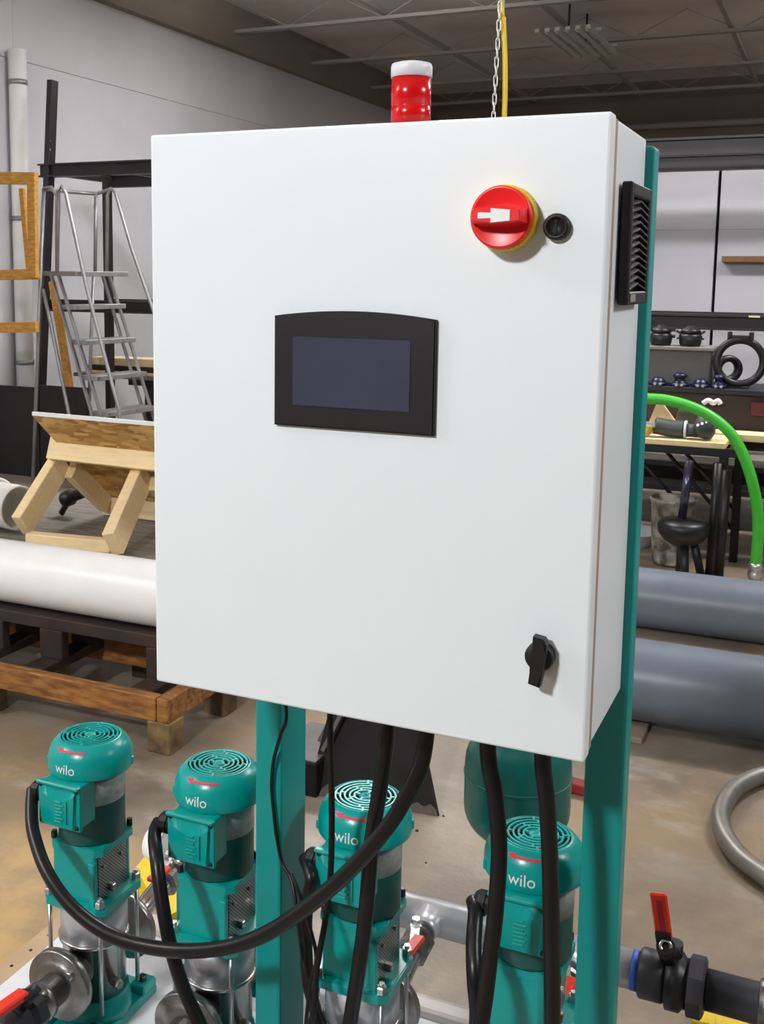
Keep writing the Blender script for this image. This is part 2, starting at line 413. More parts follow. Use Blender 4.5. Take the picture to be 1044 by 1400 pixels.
# ------------------------------------------------------------------ control cabinet
W, H, D, ZB = 0.61, 0.762, 0.254, 1.0
cab = thing('control_cabinet', 'large white steel control cabinet with red rotary switch and black screen on its door', 'control panel', (W/2, D/2, ZB))
m = MB().box((0.003, 0.046, ZB+0.004), (W-0.003, D, ZB+H-0.002), 0.003)
m.box((0.012, 0.040, ZB+0.012), (W-0.012, 0.046, ZB+H-0.010))
obj('body', m, WHITE, cab)
m = MB()
for lo, hi in (((0.002, 0.027, ZB+0.004), (0.020, 0.0445, ZB+H-0.004)), ((W-0.020, 0.027, ZB+0.004), (W-0.0012, 0.0445, ZB+H-0.004)),
               ((0.020, 0.027, ZB+0.004), (W-0.020, 0.0445, ZB+0.018)), ((0.020, 0.027, ZB+H-0.018), (W-0.020, 0.0445, ZB+H-0.004))):
    m.box(lo, hi)
obj('gasket', m, mat('tan_gasket', rgb(158, 138, 118), 0.7), cab)
door = obj('door', MB().box((0.0, 0.0, ZB), (W, 0.0275, ZB+H), 0.0035, 3), WHITE, cab)
# operator panel
def arch(x0, x1, z0, z1, rise, n=14):
    p = [(x0, z0), (x1, z0)]
    for k in range(n+1):
        t = k/n; p.append((x1+(x0-x1)*t, z1 + rise*4*t*(1-t)))
    return p
hm = obj('operator_panel', MB().prism(arch(0.192, 0.412, 1.384, 1.526, 0.008), (0, -0.0005, 0), (1, 0, 0), (0, 0, 1), 0.0065, 0.002), BLACK, cab, 'black touch-screen bezel with arched top')
obj('screen', MB().box((0.2195, -0.0078, 1.412), (0.380, -0.0065, 1.500)), SCREEN, hm, 'dark blank screen')
# rotary switch: yellow ring, red knob with a raised grip, white pointer
SX, SZ = 0.4945, 1.646
sw = obj('rotary_switch', MB().lathe([(0.038, 0.0), (0.038, 0.016), (0.0365, 0.018), (0.0, 0.018)], (SX, 0, SZ), (0, -1, 0), 48, caps=False), YEL, cab, 'yellow ring behind the red knob')
kn = MB()
kn.lathe([(0.0345, 0.018), (0.0358, 0.019), (0.0358, 0.029), (0.0345, 0.0305), (0.032, 0.0302), (0.029, 0.0285), (0.0, 0.0280)], (SX, 0, SZ), (0, -1, 0), 48, caps=False)
# grip: a raised bar with sloping flanks
b = bmesh.new()
def gripring(h, zt, zb, xa, xb):
    pts = []
    for k in range(9):
        t = k/8; pts.append((xa+(xb-xa)*t, zt*(1-0.35*(2*t-1)**2)))
    for k in range(9):
        t = 1-k/8; pts.append((xa+(xb-xa)*t, -zb*(1-0.35*(2*t-1)**2)))
    return [b.verts.new((SX+p[0], -h, SZ+p[1])) for p in pts]
r0 = gripring(0.0278, 0.0150, 0.0120, -0.0325, 0.0325); r1 = gripring(0.0490, 0.0105, 0.0080, -0.0285, 0.0285); r2 = gripring(0.0505, 0.0090, 0.0066, -0.027, 0.027)
for A, B_ in ((r0, r1), (r1, r2)):
    for k in range(18): b.faces.new([A[k], A[(k+1) % 18], B_[(k+1) % 18], B_[k]])
b.faces.new(r2); kn._merge(b)
knob = obj('knob', kn, RED, sw, 'red round knob with raised grip')
mk_ = MB().prism([(-0.021, -0.0035), (-0.006, -0.003), (-0.006, -0.008), (0.016, -0.006), (0.016, 0.006), (-0.006, 0.008), (-0.006, 0.003), (-0.021, 0.0035)], (SX+0.001, -0.0505, SZ+0.001), (1, 0, 0), (0, 0, 1), 0.0006)
obj('pointer_mark', mk_, PAPER, sw, 'white arrow mark on the knob')
# keyed lock
kl = obj('key_lock', MB().lathe([(0.0155, 0.0), (0.0155, 0.007), (0.0135, 0.010), (0.0105, 0.0105), (0.0105, 0.0085), (0.0, 0.0085)], (0.554, 0, 1.6355), (0, -1, 0), 20, caps=False), BLACK, cab)
obj('key_slot', MB().box((0.5525, -0.0095, 1.627), (0.5555, -0.0084, 1.644)), DARK, kl)
# wing latch
wl_ = MB().lathe([(0.0175, 0.0), (0.0175, 0.012), (0.016, 0.015), (0.0, 0.016)], (0.5535, 0, 1.1275), (0, -1, 0), 28, caps=False)
wl_.prism([(-0.010, -0.030), (0.004, -0.033), (0.0075, -0.012), (0.010, 0.008), (0.011, 0.020), (0.007, 0.027), (-0.006, 0.029), (-0.0065, 0.010), (-0.008, -0.012)], (0.5545, -0.012, 1.1275), (1, 0, 0), (0, 0, 1), 0.016, 0.003)
obj('wing_latch', wl_, BLACK, cab, 'black wing knob low on the door')
# filter fan grille on the right side
fy0, fy1, fz0, fz1 = 0.078, 0.222, 1.546, 1.692
g = MB()
for lo, hi in (((W, fy0, fz0), (W+0.013, fy0+0.012, fz1)), ((W, fy1-0.012, fz0), (W+0.013, fy1, fz1)),
               ((W, fy0+0.012, fz0), (W+0.013, fy1-0.012, fz0+0.016)), ((W, fy0+0.012, fz1-0.016), (W+0.013, fy1-0.012, fz1))):
    g.box(lo, hi, 0.002, 1)
g.box((W, fy0+0.012, fz0+0.016), (W+0.002, fy1-0.012, fz1-0.016))
fg = obj('filter_grille', g, BLACK, cab, 'black louvred fan grille on the side')
SLAT = mat('grille_slat', (0.06, 0.055, 0.056, 1), 0.35)
ym = (fy0+fy1)/2
for k in range(13):
    z = fz0 + 0.020 + k*0.0084
    s = MB()
    for a, c in ((fy0+0.013, ym), (fy1-0.013, ym)):
        s.bar((W+0.0085, a, z), (W+0.0085, c, z+0.007), 0.008, 0.0018, (0.35, 0, 0.93))
    obj('slat', s, SLAT, fg)
obj('rating_sticker', MB().box((W+0.013, fy0+0.016, fz0+0.004), (W+0.0134, fy0+0.05, fz0+0.013)), mat('grey_sticker', rgb(150, 142, 132), 0.5), fg)
# cable glands under the cabinet
for (x, y, r) in ((0.371, 0.12, 0.02), (0.302, 0.14, 0.02), (0.455, 0.13, 0.02), (0.529, 0.13, 0.02), (0.182, 0.2, 0.012), (0.085, 0.215, 0.01)):
    obj('cable_gland', MB().lathe([(r*1.15, 0), (r*1.15, 0.004), (r, 0.004), (r*0.85, 0.009)], (x, y, ZB+0.001), (0, 0, -1), 12), BLACK, cab)

# signal beacon
bc = thing('signal_beacon', 'red cylindrical beacon light with white cap on top of the white cabinet', 'beacon', (0.322, 0.13, ZB+H))
bx, by, bz = 0.3225, 0.13, ZB+H
lens = obj('lens', MB().lathe([(0.0, 0.012), (0.0262, 0.012), (0.0262, 0.036), (0.0256, 0.0365), (0.0256, 0.0385), (0.0262, 0.039), (0.0262, 0.074), (0.0, 0.074)], (bx, by, bz), n=40, caps=False), LENS, bc, 'red lens')
obj('reflector', MB().lathe([(0.012, 0.013), (0.016, 0.030), (0.012, 0.040), (0.018, 0.073)], (bx, by, bz), n=20), mat('beacon_core', rgb(196, 40, 40), 0.25, 0.3), lens)
obj('cap', MB().lathe([(0.0272, 0.074), (0.0272, 0.088), (0.0258, 0.0915), (0.020, 0.093), (0.0, 0.0935)], (bx, by, bz), n=40), BOWLW, bc, 'white domed cap')
obj('base', MB().lathe([(0.0275, 0.0), (0.0275, 0.011), (0.0265, 0.012)], (bx, by, bz), n=40), BLACK, bc)

# ------------------------------------------------------------------ skid, posts
SKZ = 0.15
sk = thing('pump_skid', 'white painted steel skid base carrying the four teal pumps', 'skid', (0.0, 0.3, 0))
obj('deck_plate', MB().box((-0.60, -0.10, SKZ-0.012), (0.63, 0.60, SKZ), 0.003, 1), SKIDW, sk)
obj('side_rail', MB().box((-0.60, -0.10, 0.0), (0.63, -0.03, SKZ-0.012), 0.008, 2), SKIDW, sk)
obj('side_rail', MB().box((-0.60, 0.605, 0.0), (0.63, 0.685, SKZ), 0.026, 4), mat('pale_rail', rgb(206, 196, 190), 0.4, var=0.1), sk)
for x in (-0.6, 0.0, 0.57):
    obj('cross_rail', MB().box((x, -0.03, 0.02), (x+0.06, 0.57, SKZ-0.012)), SKIDW, sk)
m = MB().box((-0.655, -0.20, SKZ-0.016), (-0.602, 0.66, SKZ-0.008), 0.002, 1)
st = obj('edge_strip', m, TAN, sk, 'tan wooden edge strip with dark nail holes')
h = MB()
for k in range(14):
    h.lathe([(0.004, 0), (0.004, 0.0008)], (-0.628, -0.15+k*0.06, SKZ-0.0082), n=8)
obj('hole', h, DARK, st)['kind'] = 'stuff'

def post(x0, x1, y0, y1, label):
    p = thing('support_post', label, 'post', ((x0+x1)/2, (y0+y1)/2, SKZ), 'teal cabinet posts')
    obj('tube', MB().box((x0, y0, SKZ+0.012), (x1, y1, 1.752), 0.005, 2), TEALP, p)
    obj('foot_plate', MB().box((x0-0.004, y0-0.03, SKZ), (x1+0.004, y1+0.02, SKZ+0.012), 0.002, 1), TEALP, p)
    for (dx, dy) in ((x0+0.008, y0-0.016), (x1-0.008, y0-0.016), (x0+0.008, y1+0.010), (x1-0.008, y1+0.010)):
        obj('bolt', MB().hexbolt((dx, dy, SKZ+0.012), r=0.005), ZINC, p)
    return p
post(0.0215, 0.070, 0.256, 0.352, 'teal steel post under left half of the cabinet, between second and third pumps')
post(0.561, 0.618, 0.256, 0.300, 'teal steel post at right edge of the cabinet, right of all pumps')

# ------------------------------------------------------------------ pumps
def wilo_text(par, cx, cy, R, ztop):
    """white lettering bent round the motor cover"""
    cu = bpy.data.curves.new('lettering', 'FONT'); cu.body = 'wilo'; cu.size = 0.0265; cu.align_x = 'CENTER'; cu.offset = 0.0001
    cu.resolution_u = 3
    t = bpy.data.objects.new('lettering_source', cu); COL.objects.link(t)
    dg = bpy.context.evaluated_depsgraph_get(); dg.update()
    me = bpy.data.meshes.new_from_object(t.evaluated_get(dg))
    bm = bmesh.new(); bm.from_mesh(me)
    bpy.data.objects.remove(t); bpy.data.meshes.remove(me)
    bmesh.ops.triangulate(bm, faces=bm.faces[:])
    bmesh.ops.subdivide_edges(bm, edges=[e for e in bm.edges if e.calc_length() > 0.004], cuts=1)
    q = MB(); mp = {}
    for v in bm.verts:
        a = -PI/2 + v.co.x*0.95 / R
        s = v.co.y
        r, z = dome_at(s + 0.0125)
        mp[v] = q.bm.verts.new((cx + math.cos(a)*(r+0.0007), cy + math.sin(a)*(r+0.0007), z+0.0003))
    for f in bm.faces: q.bm.faces.new([mp[v] for v in f.verts])
    bm.free()
    return obj('lettering', q, PAPER, par, 'white brand lettering')
# motor cover profile (radius, height): from the lower rim up and over to the grille
DOME = [(0.0772, 0.660), (0.0788, 0.662), (0.0790, 0.670), (0.0788, 0.680), (0.0776, 0.690), (0.0745, 0.6995), (0.0700, 0.7075), (0.0640, 0.714), (0.0580, 0.7182), (0.0555, 0.7195)]
def dome_at(s):
    """point on the profile at arc length s from the rim"""
    acc = 0
    for (r0, z0), (r1, z1) in zip(DOME, DOME[1:]):
        L = math.hypot(r1-r0, z1-z0)
        if acc + L >= s: 
            t = (s-acc)/L
            return r0+(r1-r0)*t, z0+(z1-z0)*t
        acc += L
    return DOME[-1]

PX0, PY0 = -0.374, 0.337
def make_pump(label):
    cx, cy = PX0, PY0
    root = thing('booster_pump', label, 'pump', (cx, cy, SKZ), 'four teal booster pumps')
    c = (cx, cy, 0)
    # motor
    ms = MB().lathe([(0.0, 0.525), (0.060, 0.525), (0.0625, 0.530), (0.0625, 0.668), (0.058, 0.672)], c, n=40)
    motor = obj('motor_shell', ms, MOTOR, root, 'dark green motor shell')
    a0, a1 = -1.02, 0.42
    q = MB(); n = 12
    lo = [q.bm.verts.new((cx+0.0632*math.cos(a0+(a1-a0)*k/n), cy+0.0632*math.sin(a0+(a1-a0)*k/n), 0.604)) for k in range(n+1)]
    hi = [q.bm.verts.new((v.co.x, v.co.y, 0.664)) for v in lo]
    lo2 = [q.bm.verts.new((cx+0.0620*math.cos(a0+(a1-a0)*k/n), cy+0.0620*math.sin(a0+(a1-a0)*k/n), 0.604)) for k in range(n+1)]
    hi2 = [q.bm.verts.new((v.co.x, v.co.y, 0.664)) for v in lo2]
    for k in range(n):
        for A, B_ in ((lo, hi), (lo2, hi2), (lo, lo2), (hi, hi2)):
            f = q.bm.faces.new([A[k], A[k+1], B_[k+1], B_[k]]); f.smooth = True
    obj('nameplate', q, PLATE, motor, 'scuffed grey metal nameplate')
    # fan cover with concentric grille
    cov = MB().lathe([(0.070, 0.657)] + DOME + [(0.0545, 0.7192), (0.0545, 0.712)], c, n=56, caps=False)
    # raised ear tabs on the rim
    for a in (0.35, 2.45, -2.6):
        cov.box((cx+0.0775*math.cos(a)-0.004, cy+0.0775*math.sin(a)-0.004, 0.664), (cx+0.0775*math.cos(a)+0.004, cy+0.0775*math.sin(a)+0.004, 0.680), 0.0015, 1)
    cover = obj('fan_cover', cov, TEAL, root)
    g = MB()
    for R in (0.0505, 0.0425, 0.0345, 0.0265, 0.0185):
        g.lathe([(R-0.0015, 0.716), (R-0.0015, 0.7195), (R+0.0015, 0.7195), (R+0.0015, 0.716), (R-0.0015, 0.716)], c, n=48, caps=False, smooth=False)
    g.lathe([(0.0105, 0.715), (0.0105, 0.7195), (0.004, 0.7195), (0.004, 0.7185), (0.0, 0.7185)], c, n=20, caps=False)
    for k, rr in enumerate(((0.0095, 0.0185), (0.0185, 0.0265), (0.0265, 0.0345), (0.0345, 0.0425), (0.0425, 0.055))):
        for j in range(4):
            a = j*PI/2 + 0.5*k + (0.22 if k % 2 else -0.12)
            d = Vector((math.cos(a), math.sin(a), 0)); t = Vector((-d.y, d.x, 0))
            g.bar(Vector(c)+d*rr[0]+Vector((0, 0, 0.7178)), Vector(c)+d*rr[1]+Vector((0, 0, 0.7178)), 0.0036, 0.0036)
    obj('fan_grille', g, TEAL, cover, 'teal grille of concentric rings')
    obj('fan_shadow_plate', MB().lathe([(0.0, 0.700), (0.055, 0.700), (0.055, 0.704), (0.0, 0.704)], c, n=32, caps=False), DARK, cover, 'black disc painted as the shade under the grille')  # flat black disc paints the dark inside of the cover
    wilo_text(cover, cx, cy, 0.079, 0.69)
    # rotation arrow: bent band with a head at the left
    q = MB(); n = 14; s0 = 0.0530
    def P(a, s):
        r, z = dome_at(s); return (cx+(r+0.0007)*math.cos(a), cy+(r+0.0007)*math.sin(a), z+0.0005)
    A0, A1 = -PI/2-0.20, -PI/2+0.52
    rowa = [q.bm.verts.new(P(A0+(A1-A0)*k/n, s0-0.0021)) for k in range(n+1)]
    rowb = [q.bm.verts.new(P(A0+(A1-A0)*k/n, s0+0.0021)) for k in range(n+1)]
    for k in range(n): q.bm.faces.new([rowa[k], rowa[k+1], rowb[k+1], rowb[k]])
    hd = [q.bm.verts.new(P(A0, s0-0.0056)), q.bm.verts.new(P(A0, s0+0.0056)), q.bm.verts.new(P(A0-0.24, s0+0.001))]
    q.bm.faces.new(hd)
    obj('rotation_arrow', q, mat('arrow_red', rgb(226, 24, 60), 0.5), cover, 'red rotation arrow')
    # terminal box on the -y side
    tx0, tx1, tz0, tz1 = cx-0.046, cx+0.047, 0.577, 0.662
    y0 = cy-0.103
    tb = MB().box((tx0+0.003, y0+0.014, tz0+0.003), (tx1-0.003, cy-0.045, tz1-0.002), 0.004, 2)
    box = obj('terminal_box', tb, TEAL, root)
    ld = MB()
    # lid with a scooped top: flat face plus a sloping brow
    ld.box((tx0, y0+0.006, tz0), (tx1, y0+0.016, tz1), 0.003, 2)
    # raised face whose top slopes back in an arc
    nA = 8; top = []; arcr = []
    for k in range(nA+1):
        t = k/nA; x = tx0+0.008+(tx1-tx0-0.016)*t
        top.append(ld.bm.verts.new((x, y0+0.0055, tz1-0.0085)))
        arcr.append(ld.bm.verts.new((x, y0-0.001, tz1-0.014-0.016*4*t*(1-t))))
    bt = [ld.bm.verts.new((tx0+0.012+(tx1-tx0-0.024)*k/nA, y0-0.001, tz0+0.006)) for k in range(nA+1)]
    bb = [ld.bm.verts.new((tx0+0.008+(tx1-tx0-0.016)*k/nA, y0+0.007, tz0+0.004)) for k in range(nA+1)]
    for k in range(nA):
        for A_, B_ in ((top, arcr), (arcr, bt), (bt, bb)): ld.bm.faces.new([A_[k], A_[k+1], B_[k+1], B_[k]])
    for k in (0, nA): ld.bm.faces.new([top[k], arcr[k], bt[k], bb[k]])
    ld.box((tx0, y0-0.001, tz1-0.005), (tx1, y0+0.010, tz1+0.002), 0.002, 1)
    lid = obj('lid', ld, TEAL, box)
    rb = MB()
    for k in range(7):
        z = tz0+0.016+k*0.0062
        rb.box((cx-0.004, y0-0.0035, z), (cx+0.012+0.004*(k % 2), y0-0.0005, z+0.0022), 0.0006, 1)
    rb.box((cx+0.021, y0-0.004, tz0+0.015), (cx+0.024, y0-0.0005, tz0+0.058), 0.0006, 1)
    obj('raised_ribs', rb, TEAL, box)
    for x in (tx0+0.007, tx1-0.007):
        for z in (tz0+0.008, tz1-0.008):
            obj('screw', MB().lathe([(0.0042, 0.0), (0.0042, 0.002), (0.003, 0.003)], (x, y0+0.006, z), (0, -1, 0), 10), DSTEEL, box)
    obj('gland', MB().lathe([(0.016, 0.0), (0.016, 0.010), (0.019, 0.010), (0.019, 0.022), (0.014, 0.028)], (tx0+0.003, cy-0.078, 0.630), (-1, 0, 0), 12, smooth=False), BLACK, root, 'black cable gland')
    # lantern: top flange, walls, bottom flange
    def plate(mb, hw, cc, z0, z1):
        mb.prism([(-hw+cc, -hw), (hw-cc, -hw), (hw, -hw+cc), (hw, hw-cc), (hw-cc, hw), (-hw+cc, hw), (-hw, hw-cc), (-hw, -hw+cc)], (cx, cy, z0), (1, 0, 0), (0, 1, 0), z1-z0, 0.002)
    ln = MB()
    plate(ln, 0.0590, 0.012, 0.510, 0.526)
    plate(ln, 0.0700, 0.014, 0.400, 0.416)
    ln.box((cx-0.050, cy-0.056, 0.414), (cx+0.046, cy-0.044, 0.512), 0.003, 1)
    ln.box((cx-0.050, cy+0.044, 0.414), (cx+0.046, cy+0.056, 0.512), 0.003, 1)
    ln.box((cx+0.036, cy-0.064, 0.414), (cx+0.050, cy-0.052, 0.500), 0.002, 1)
    ln.box((cx-0.056, cy-0.044, 0.414), (cx-0.046, cy+0.044, 0.512), 0.002, 1)
    lan = obj('lantern', ln, TEAL, root)
    obj('mesh_guard', MB().box((cx+0.0445, cy-0.044, 0.416), (cx+0.0462, cy+0.044, 0.510)), GUARD, lan, 'perforated grey coupling guard')
    for (dy, zz, rr, hh) in ((-0.012, 0.432, 0.008, 0.012), (0.025, 0.480, 0.004, 0.004), (-0.030, 0.480, 0.004, 0.004)):
        obj('coupling_screw', MB().hexbolt((cx+0.0462, cy+dy, zz), (1, 0, 0), rr, hh), CAST, lan)
    for sx in (-1, 1):
        for sy in (-1, 1):
            x, y = cx+sx*0.0455, cy+sy*0.0455
            if sy > 0 or sx < 0:
                obj('motor_bolt', MB().hexbolt((cx+sx*0.050, cy+sy*0.050, 0.526), r=0.0062, h=0.014), DSTEEL, lan)
            x, y = cx+sx*0.058, cy+sy*0.058
            obj('tie_rod', MB().cyl((x, y, 0.20), (x, y, 0.401), 0.0042, 10).hexbolt((x, y, 0.416), r=0.0092, h=0.012).cyl((x, y, 0.427), (x, y, 0.433), 0.005, 8), ZINC, root)
    # wet end
    sl = MB().lathe([(0.064, 0.324), (0.064, 0.401)], c, n=40)
    obj('sleeve', sl, STEELM, root, 'satin steel outer sleeve')
    ch = MB().lathe([(0.060, 0.205), (0.060, 0.316), (0.0665, 0.320), (0.0675, 0.326), (0.064, 0.328)], c, n=40)
    obj('pump_chamber', ch, STEEL, root, 'polished steel pump chamber')
    # inlet and outlet, in line along y
    for s, nm in ((-1, 'suction_flange'), (1, 'discharge_flange')):
        q = MB().lathe([(0.034, 0.0), (0.034, 0.048), (0.065, 0.050), (0.067, 0.052), (0.067, 0.066), (0.065, 0.068), (0.050, 0.068), (0.048, 0.072), (0.030, 0.074)], (cx, cy+s*0.045, 0.275), (0, s, 0), 36)
        fl = obj(nm, q, CAST, root)
        for a in (0.8, -2.35):
            obj('flange_bolt', MB().hexbolt((cx+0.048*math.cos(a), cy+s*0.113, 0.275+0.048*math.sin(a)), (0, s, 0), 0.008, 0.010), ZINC, fl)
    obj('drain_plug', MB().hexbolt((cx+0.055, cy-0.018, 0.245), (1, -0.3, 0), 0.010, 0.022).cyl((cx+0.040, cy-0.012, 0.245), (cx+0.062, cy-0.020, 0.245), 0.007, 10), CAST, root)
    # cast foot
    ft = MB().box((cx-0.073, cy-0.105, SKZ), (cx+0.073, cy+0.105, SKZ+0.020), 0.004, 1)
    ft.lathe([(0.074, 0.165), (0.070, 0.180), (0.064, 0.212)], c, n=36)
    for sx in (-1, 1):
        for sy in (-1, 1):
            ft.box((cx+sx*0.055-0.018, cy+sy*0.080-0.022, SKZ+0.018), (cx+sx*0.055+0.018, cy+sy*0.080+0.022, SKZ+0.036), 0.003, 1)
    foot = obj('cast_foot', ft, TEAL, root)
    for sx in (-1, 1):
        for sy in (-1, 1):
            obj('foot_bolt', MB().hexbolt((cx+sx*0.055, cy+sy*0.080, SKZ+0.036), r=0.009, h=0.01), DSTEEL, foot)
    return root
PUMPX = (-0.374, -0.0955, 0.187, 0.475)
pump = make_pump('leftmost teal vertical pump, wholly in view, its cable sweeping up to the right')
PL = ('second teal vertical pump from the left, its right edge behind the left post',
      'third teal vertical pump, right of the left post with black cables crossing its motor',
      'rightmost teal vertical pump, in front of the dark tank and beside the right post')
for x, l in zip(PUMPX[1:], PL): dup(pump, (x, PY0, SKZ), l)

# discharge branches: spool, ball valve with red lever, then the header
HY, HZ = 0.70, 0.30
d1, d2 = (0.211, 0.557, 0.345), (0.207, 0.499, 0.345)
DA = (d1[0]-PUMPX[2], d1[1]); DB = (d2[0]-PUMPX[2], d2[1])
BL = ('discharge pipe behind the leftmost pump with red-handled valve', 'discharge pipe behind the second pump with red-handled valve',
      'discharge pipe right of the third pump with red lever and round T joint', 'discharge pipe behind the rightmost pump, hidden by cables')
for i, x in enumerate(PUMPX):
    br = thing('discharge_branch', BL[i], 'pipe', (x, 0.5, HZ), 'discharge branches with red valves')
    obj('spool', MB().tube([(x, PY0+0.119, 0.275), (x, 0.50, 0.275), (x, 0.545, 0.285), (x, HY-0.062, HZ)], 0.022, 16), STEEL, br)
    vb = MB().lathe([(0.027, 0.0), (0.032, 0.004), (0.032, 0.012), (0.027, 0.016), (0.027, 0.034), (0.032, 0.038), (0.032, 0.046), (0.027, 0.05)], (x, 0.575, 0.292), (0, 1, 0.12), 8, smooth=False)
    vb.cyl((x, 0.600, 0.30), (x, 0.600, 0.338), 0.011, 12)
    body = obj('valve_body', vb, CAST, br)
    a, b2 = Vector((x+DA[0], DA[1], 0.345)), Vector((x+DB[0], DB[1], 0.345))
    obj('lever', MB().bar((x, 0.600, 0.341), (a+b2)/2-Vector((0, 0, 0.004)), 0.016, 0.004), ZINC, br)
    obj('lever_grip', MB().bar(a, b2, 0.021, 0.010, bev=0.002), REDH, br, 'red lever grip')
    obj('lever_nut', MB().hexbolt((x, 0.600, 0.343), r=0.010, h=0.01), ZINC, br)
hd = thing('discharge_header', 'shiny steel header pipe running behind the pumps, ending at blue-taped valve', 'pipe', (0.1, HY, HZ))
obj('header_pipe', MB().cyl((-0.452, HY, HZ), (0.604, HY, HZ), 0.035, 28), STEELM, hd, 'satin steel pipe')
for x in PUMPX:
    obj('branch_tee', MB().lathe([(0.0355, 0.0), (0.026, 0.03), (0.026, 0.045)], (x, HY-0.015, HZ), (0, -1, 0), 18), STEELM, hd)
obj('end_cap', MB().lathe([(0.040, 0.0), (0.040, 0.028), (0.034, 0.042), (0.018, 0.050), (0, 0.051)], (-0.448, HY, HZ), (-1, 0, 0), 24), WPIPE, hd, 'white rounded end cap')
obj('blue_tape', MB().lathe([(0.0358, 0), (0.0358, 0.012)], (0.580, HY, HZ), (1, 0, 0), 28), BLUE, hd, 'blue tape band')
for x in (-0.40, 0.05, 0.40):
    obj('pipe_stand', MB().box((x-0.015, HY-0.012, 0.0), (x+0.015, HY+0.03, 0.262), 0.002, 1).box((x-0.03, HY-0.045, 0.255), (x+0.03, HY+0.045, 0.268)), TEALP, hd)
# isolating valve on the right end
iv = thing('isolation_valve', 'black plastic ball valve with long red lever standing upright, lower right', 'valve', (0.64, HY, HZ))
obj('socket', MB().lathe([(0.042, 0.0), (0.045, 0.004), (0.045, 0.042), (0.041, 0.046)], (0.594, HY, HZ), (1, 0, 0), 28), DPVC, iv)
obj('valve_body', MB().lathe([(0.042, 0.046), (0.052, 0.050), (0.052, 0.074), (0.044, 0.080), (0.044, 0.088)], (0.594, HY, HZ), (1, 0, 0), 24).cyl((0.652, HY, HZ+0.03), (0.652, HY, HZ+0.075), 0.016, 16), IRON, iv)
obj('union_nut', MB().lathe([(0.050, 0.086), (0.055, 0.088), (0.055, 0.112), (0.048, 0.116)], (0.594, HY, HZ), (1, 0, 0), 8, smooth=False), DPVC, iv)
obj('lever_hub', MB().cyl((0.645, HY-0.012, HZ+0.050), (0.640, HY-0.030, HZ+0.082), 0.017, 16).bar((0.640, HY-0.016, HZ+0.06), (0.634, HY-0.028, HZ+0.105), 0.028, 0.006, (0, 1, 0)), IRON, iv)
obj('lever_nut', MB().lathe([(0.012, 0), (0.012, 0.010), (0.007, 0.010), (0.007, 0.004), (0, 0.004)], (0.640, HY-0.024, HZ+0.078), (0.05, -0.8, 0.5), 16, caps=False), ZINC, iv)
lv = MB().bar((0.6365, HY-0.022, HZ+0.090), (0.622, HY-0.026, HZ+0.178), 0.030, 0.008, (0, 1, 0.05), bev=0.003)
gr = obj('lever_grip', lv, REDH, iv, 'long red vinyl lever grip')
obj('grip_print', MB().bar((0.634, HY-0.0270, HZ+0.104), (0.6245, HY-0.0307, HZ+0.166), 0.010, 0.0008, (0, 1, 0.05)), mat('embossed_print', rgb(176, 30, 24), 0.5), gr)
tag(obj('outlet_pipe', MB().cyl((0.712, HY, HZ), (1.25, HY, HZ-0.004), 0.036, 28), DPVC), 'dark plastic outlet pipe leaving bottom right of the picture', 'pipe')
tag(obj('pipe_clamp', MB().lathe([(0.0368, 0), (0.043, 0.002), (0.043, 0.03), (0.0368, 0.034), (0.0368, 0)], (0.800, HY, HZ), (1, 0, 0), 20, caps=False).hexbolt((0.815, HY-0.02, HZ+0.041), r=0.008, h=0.012), CAST), 'metal clamp ring around the dark outlet pipe at right edge', 'clamp')

# pressure tank behind the rightmost pump
TX, TY = 0.330, 0.78
tk = thing('pressure_tank', 'dark teal pressure tank standing behind the rightmost pump', 'tank', (TX, TY, 0.0))
prof = [(0.0, 0.458)]
for k in range(9):
    a = k/8*PI/2; prof.append((0.105*math.sin(a)**0.8, 0.458+0.075*(1-math.cos(a))))
prof += [(0.105, 0.62)]
for k in range(1, 9):
    a = k/8*PI/2; prof.append((0.105*math.cos(a)**0.8 if k < 8 else 0.0, 0.62+0.085*math.sin(a)))
obj('vessel', MB().lathe(prof, (TX, TY, 0), n=40, caps=False), TEALD, tk)
obj('seam_ring', MB().torus((TX, TY, 0.60), (0, 0, 1), 0.1045, 0.003, 40, 6), TEALD, tk)
obj('stem', MB().cyl((TX, TY, 0.0), (TX, TY, 0.47), 0.017, 14), STEEL, tk)
obj('stand_foot', MB().lathe([(0.06, 0.0), (0.06, 0.01), (0.02, 0.02)], (TX, TY, 0.0), n=20), IRON, tk)
obj('fill_valve', MB().cyl((TX, TY, 0.70), (TX, TY, 0.725), 0.010, 10), BLACK, tk)

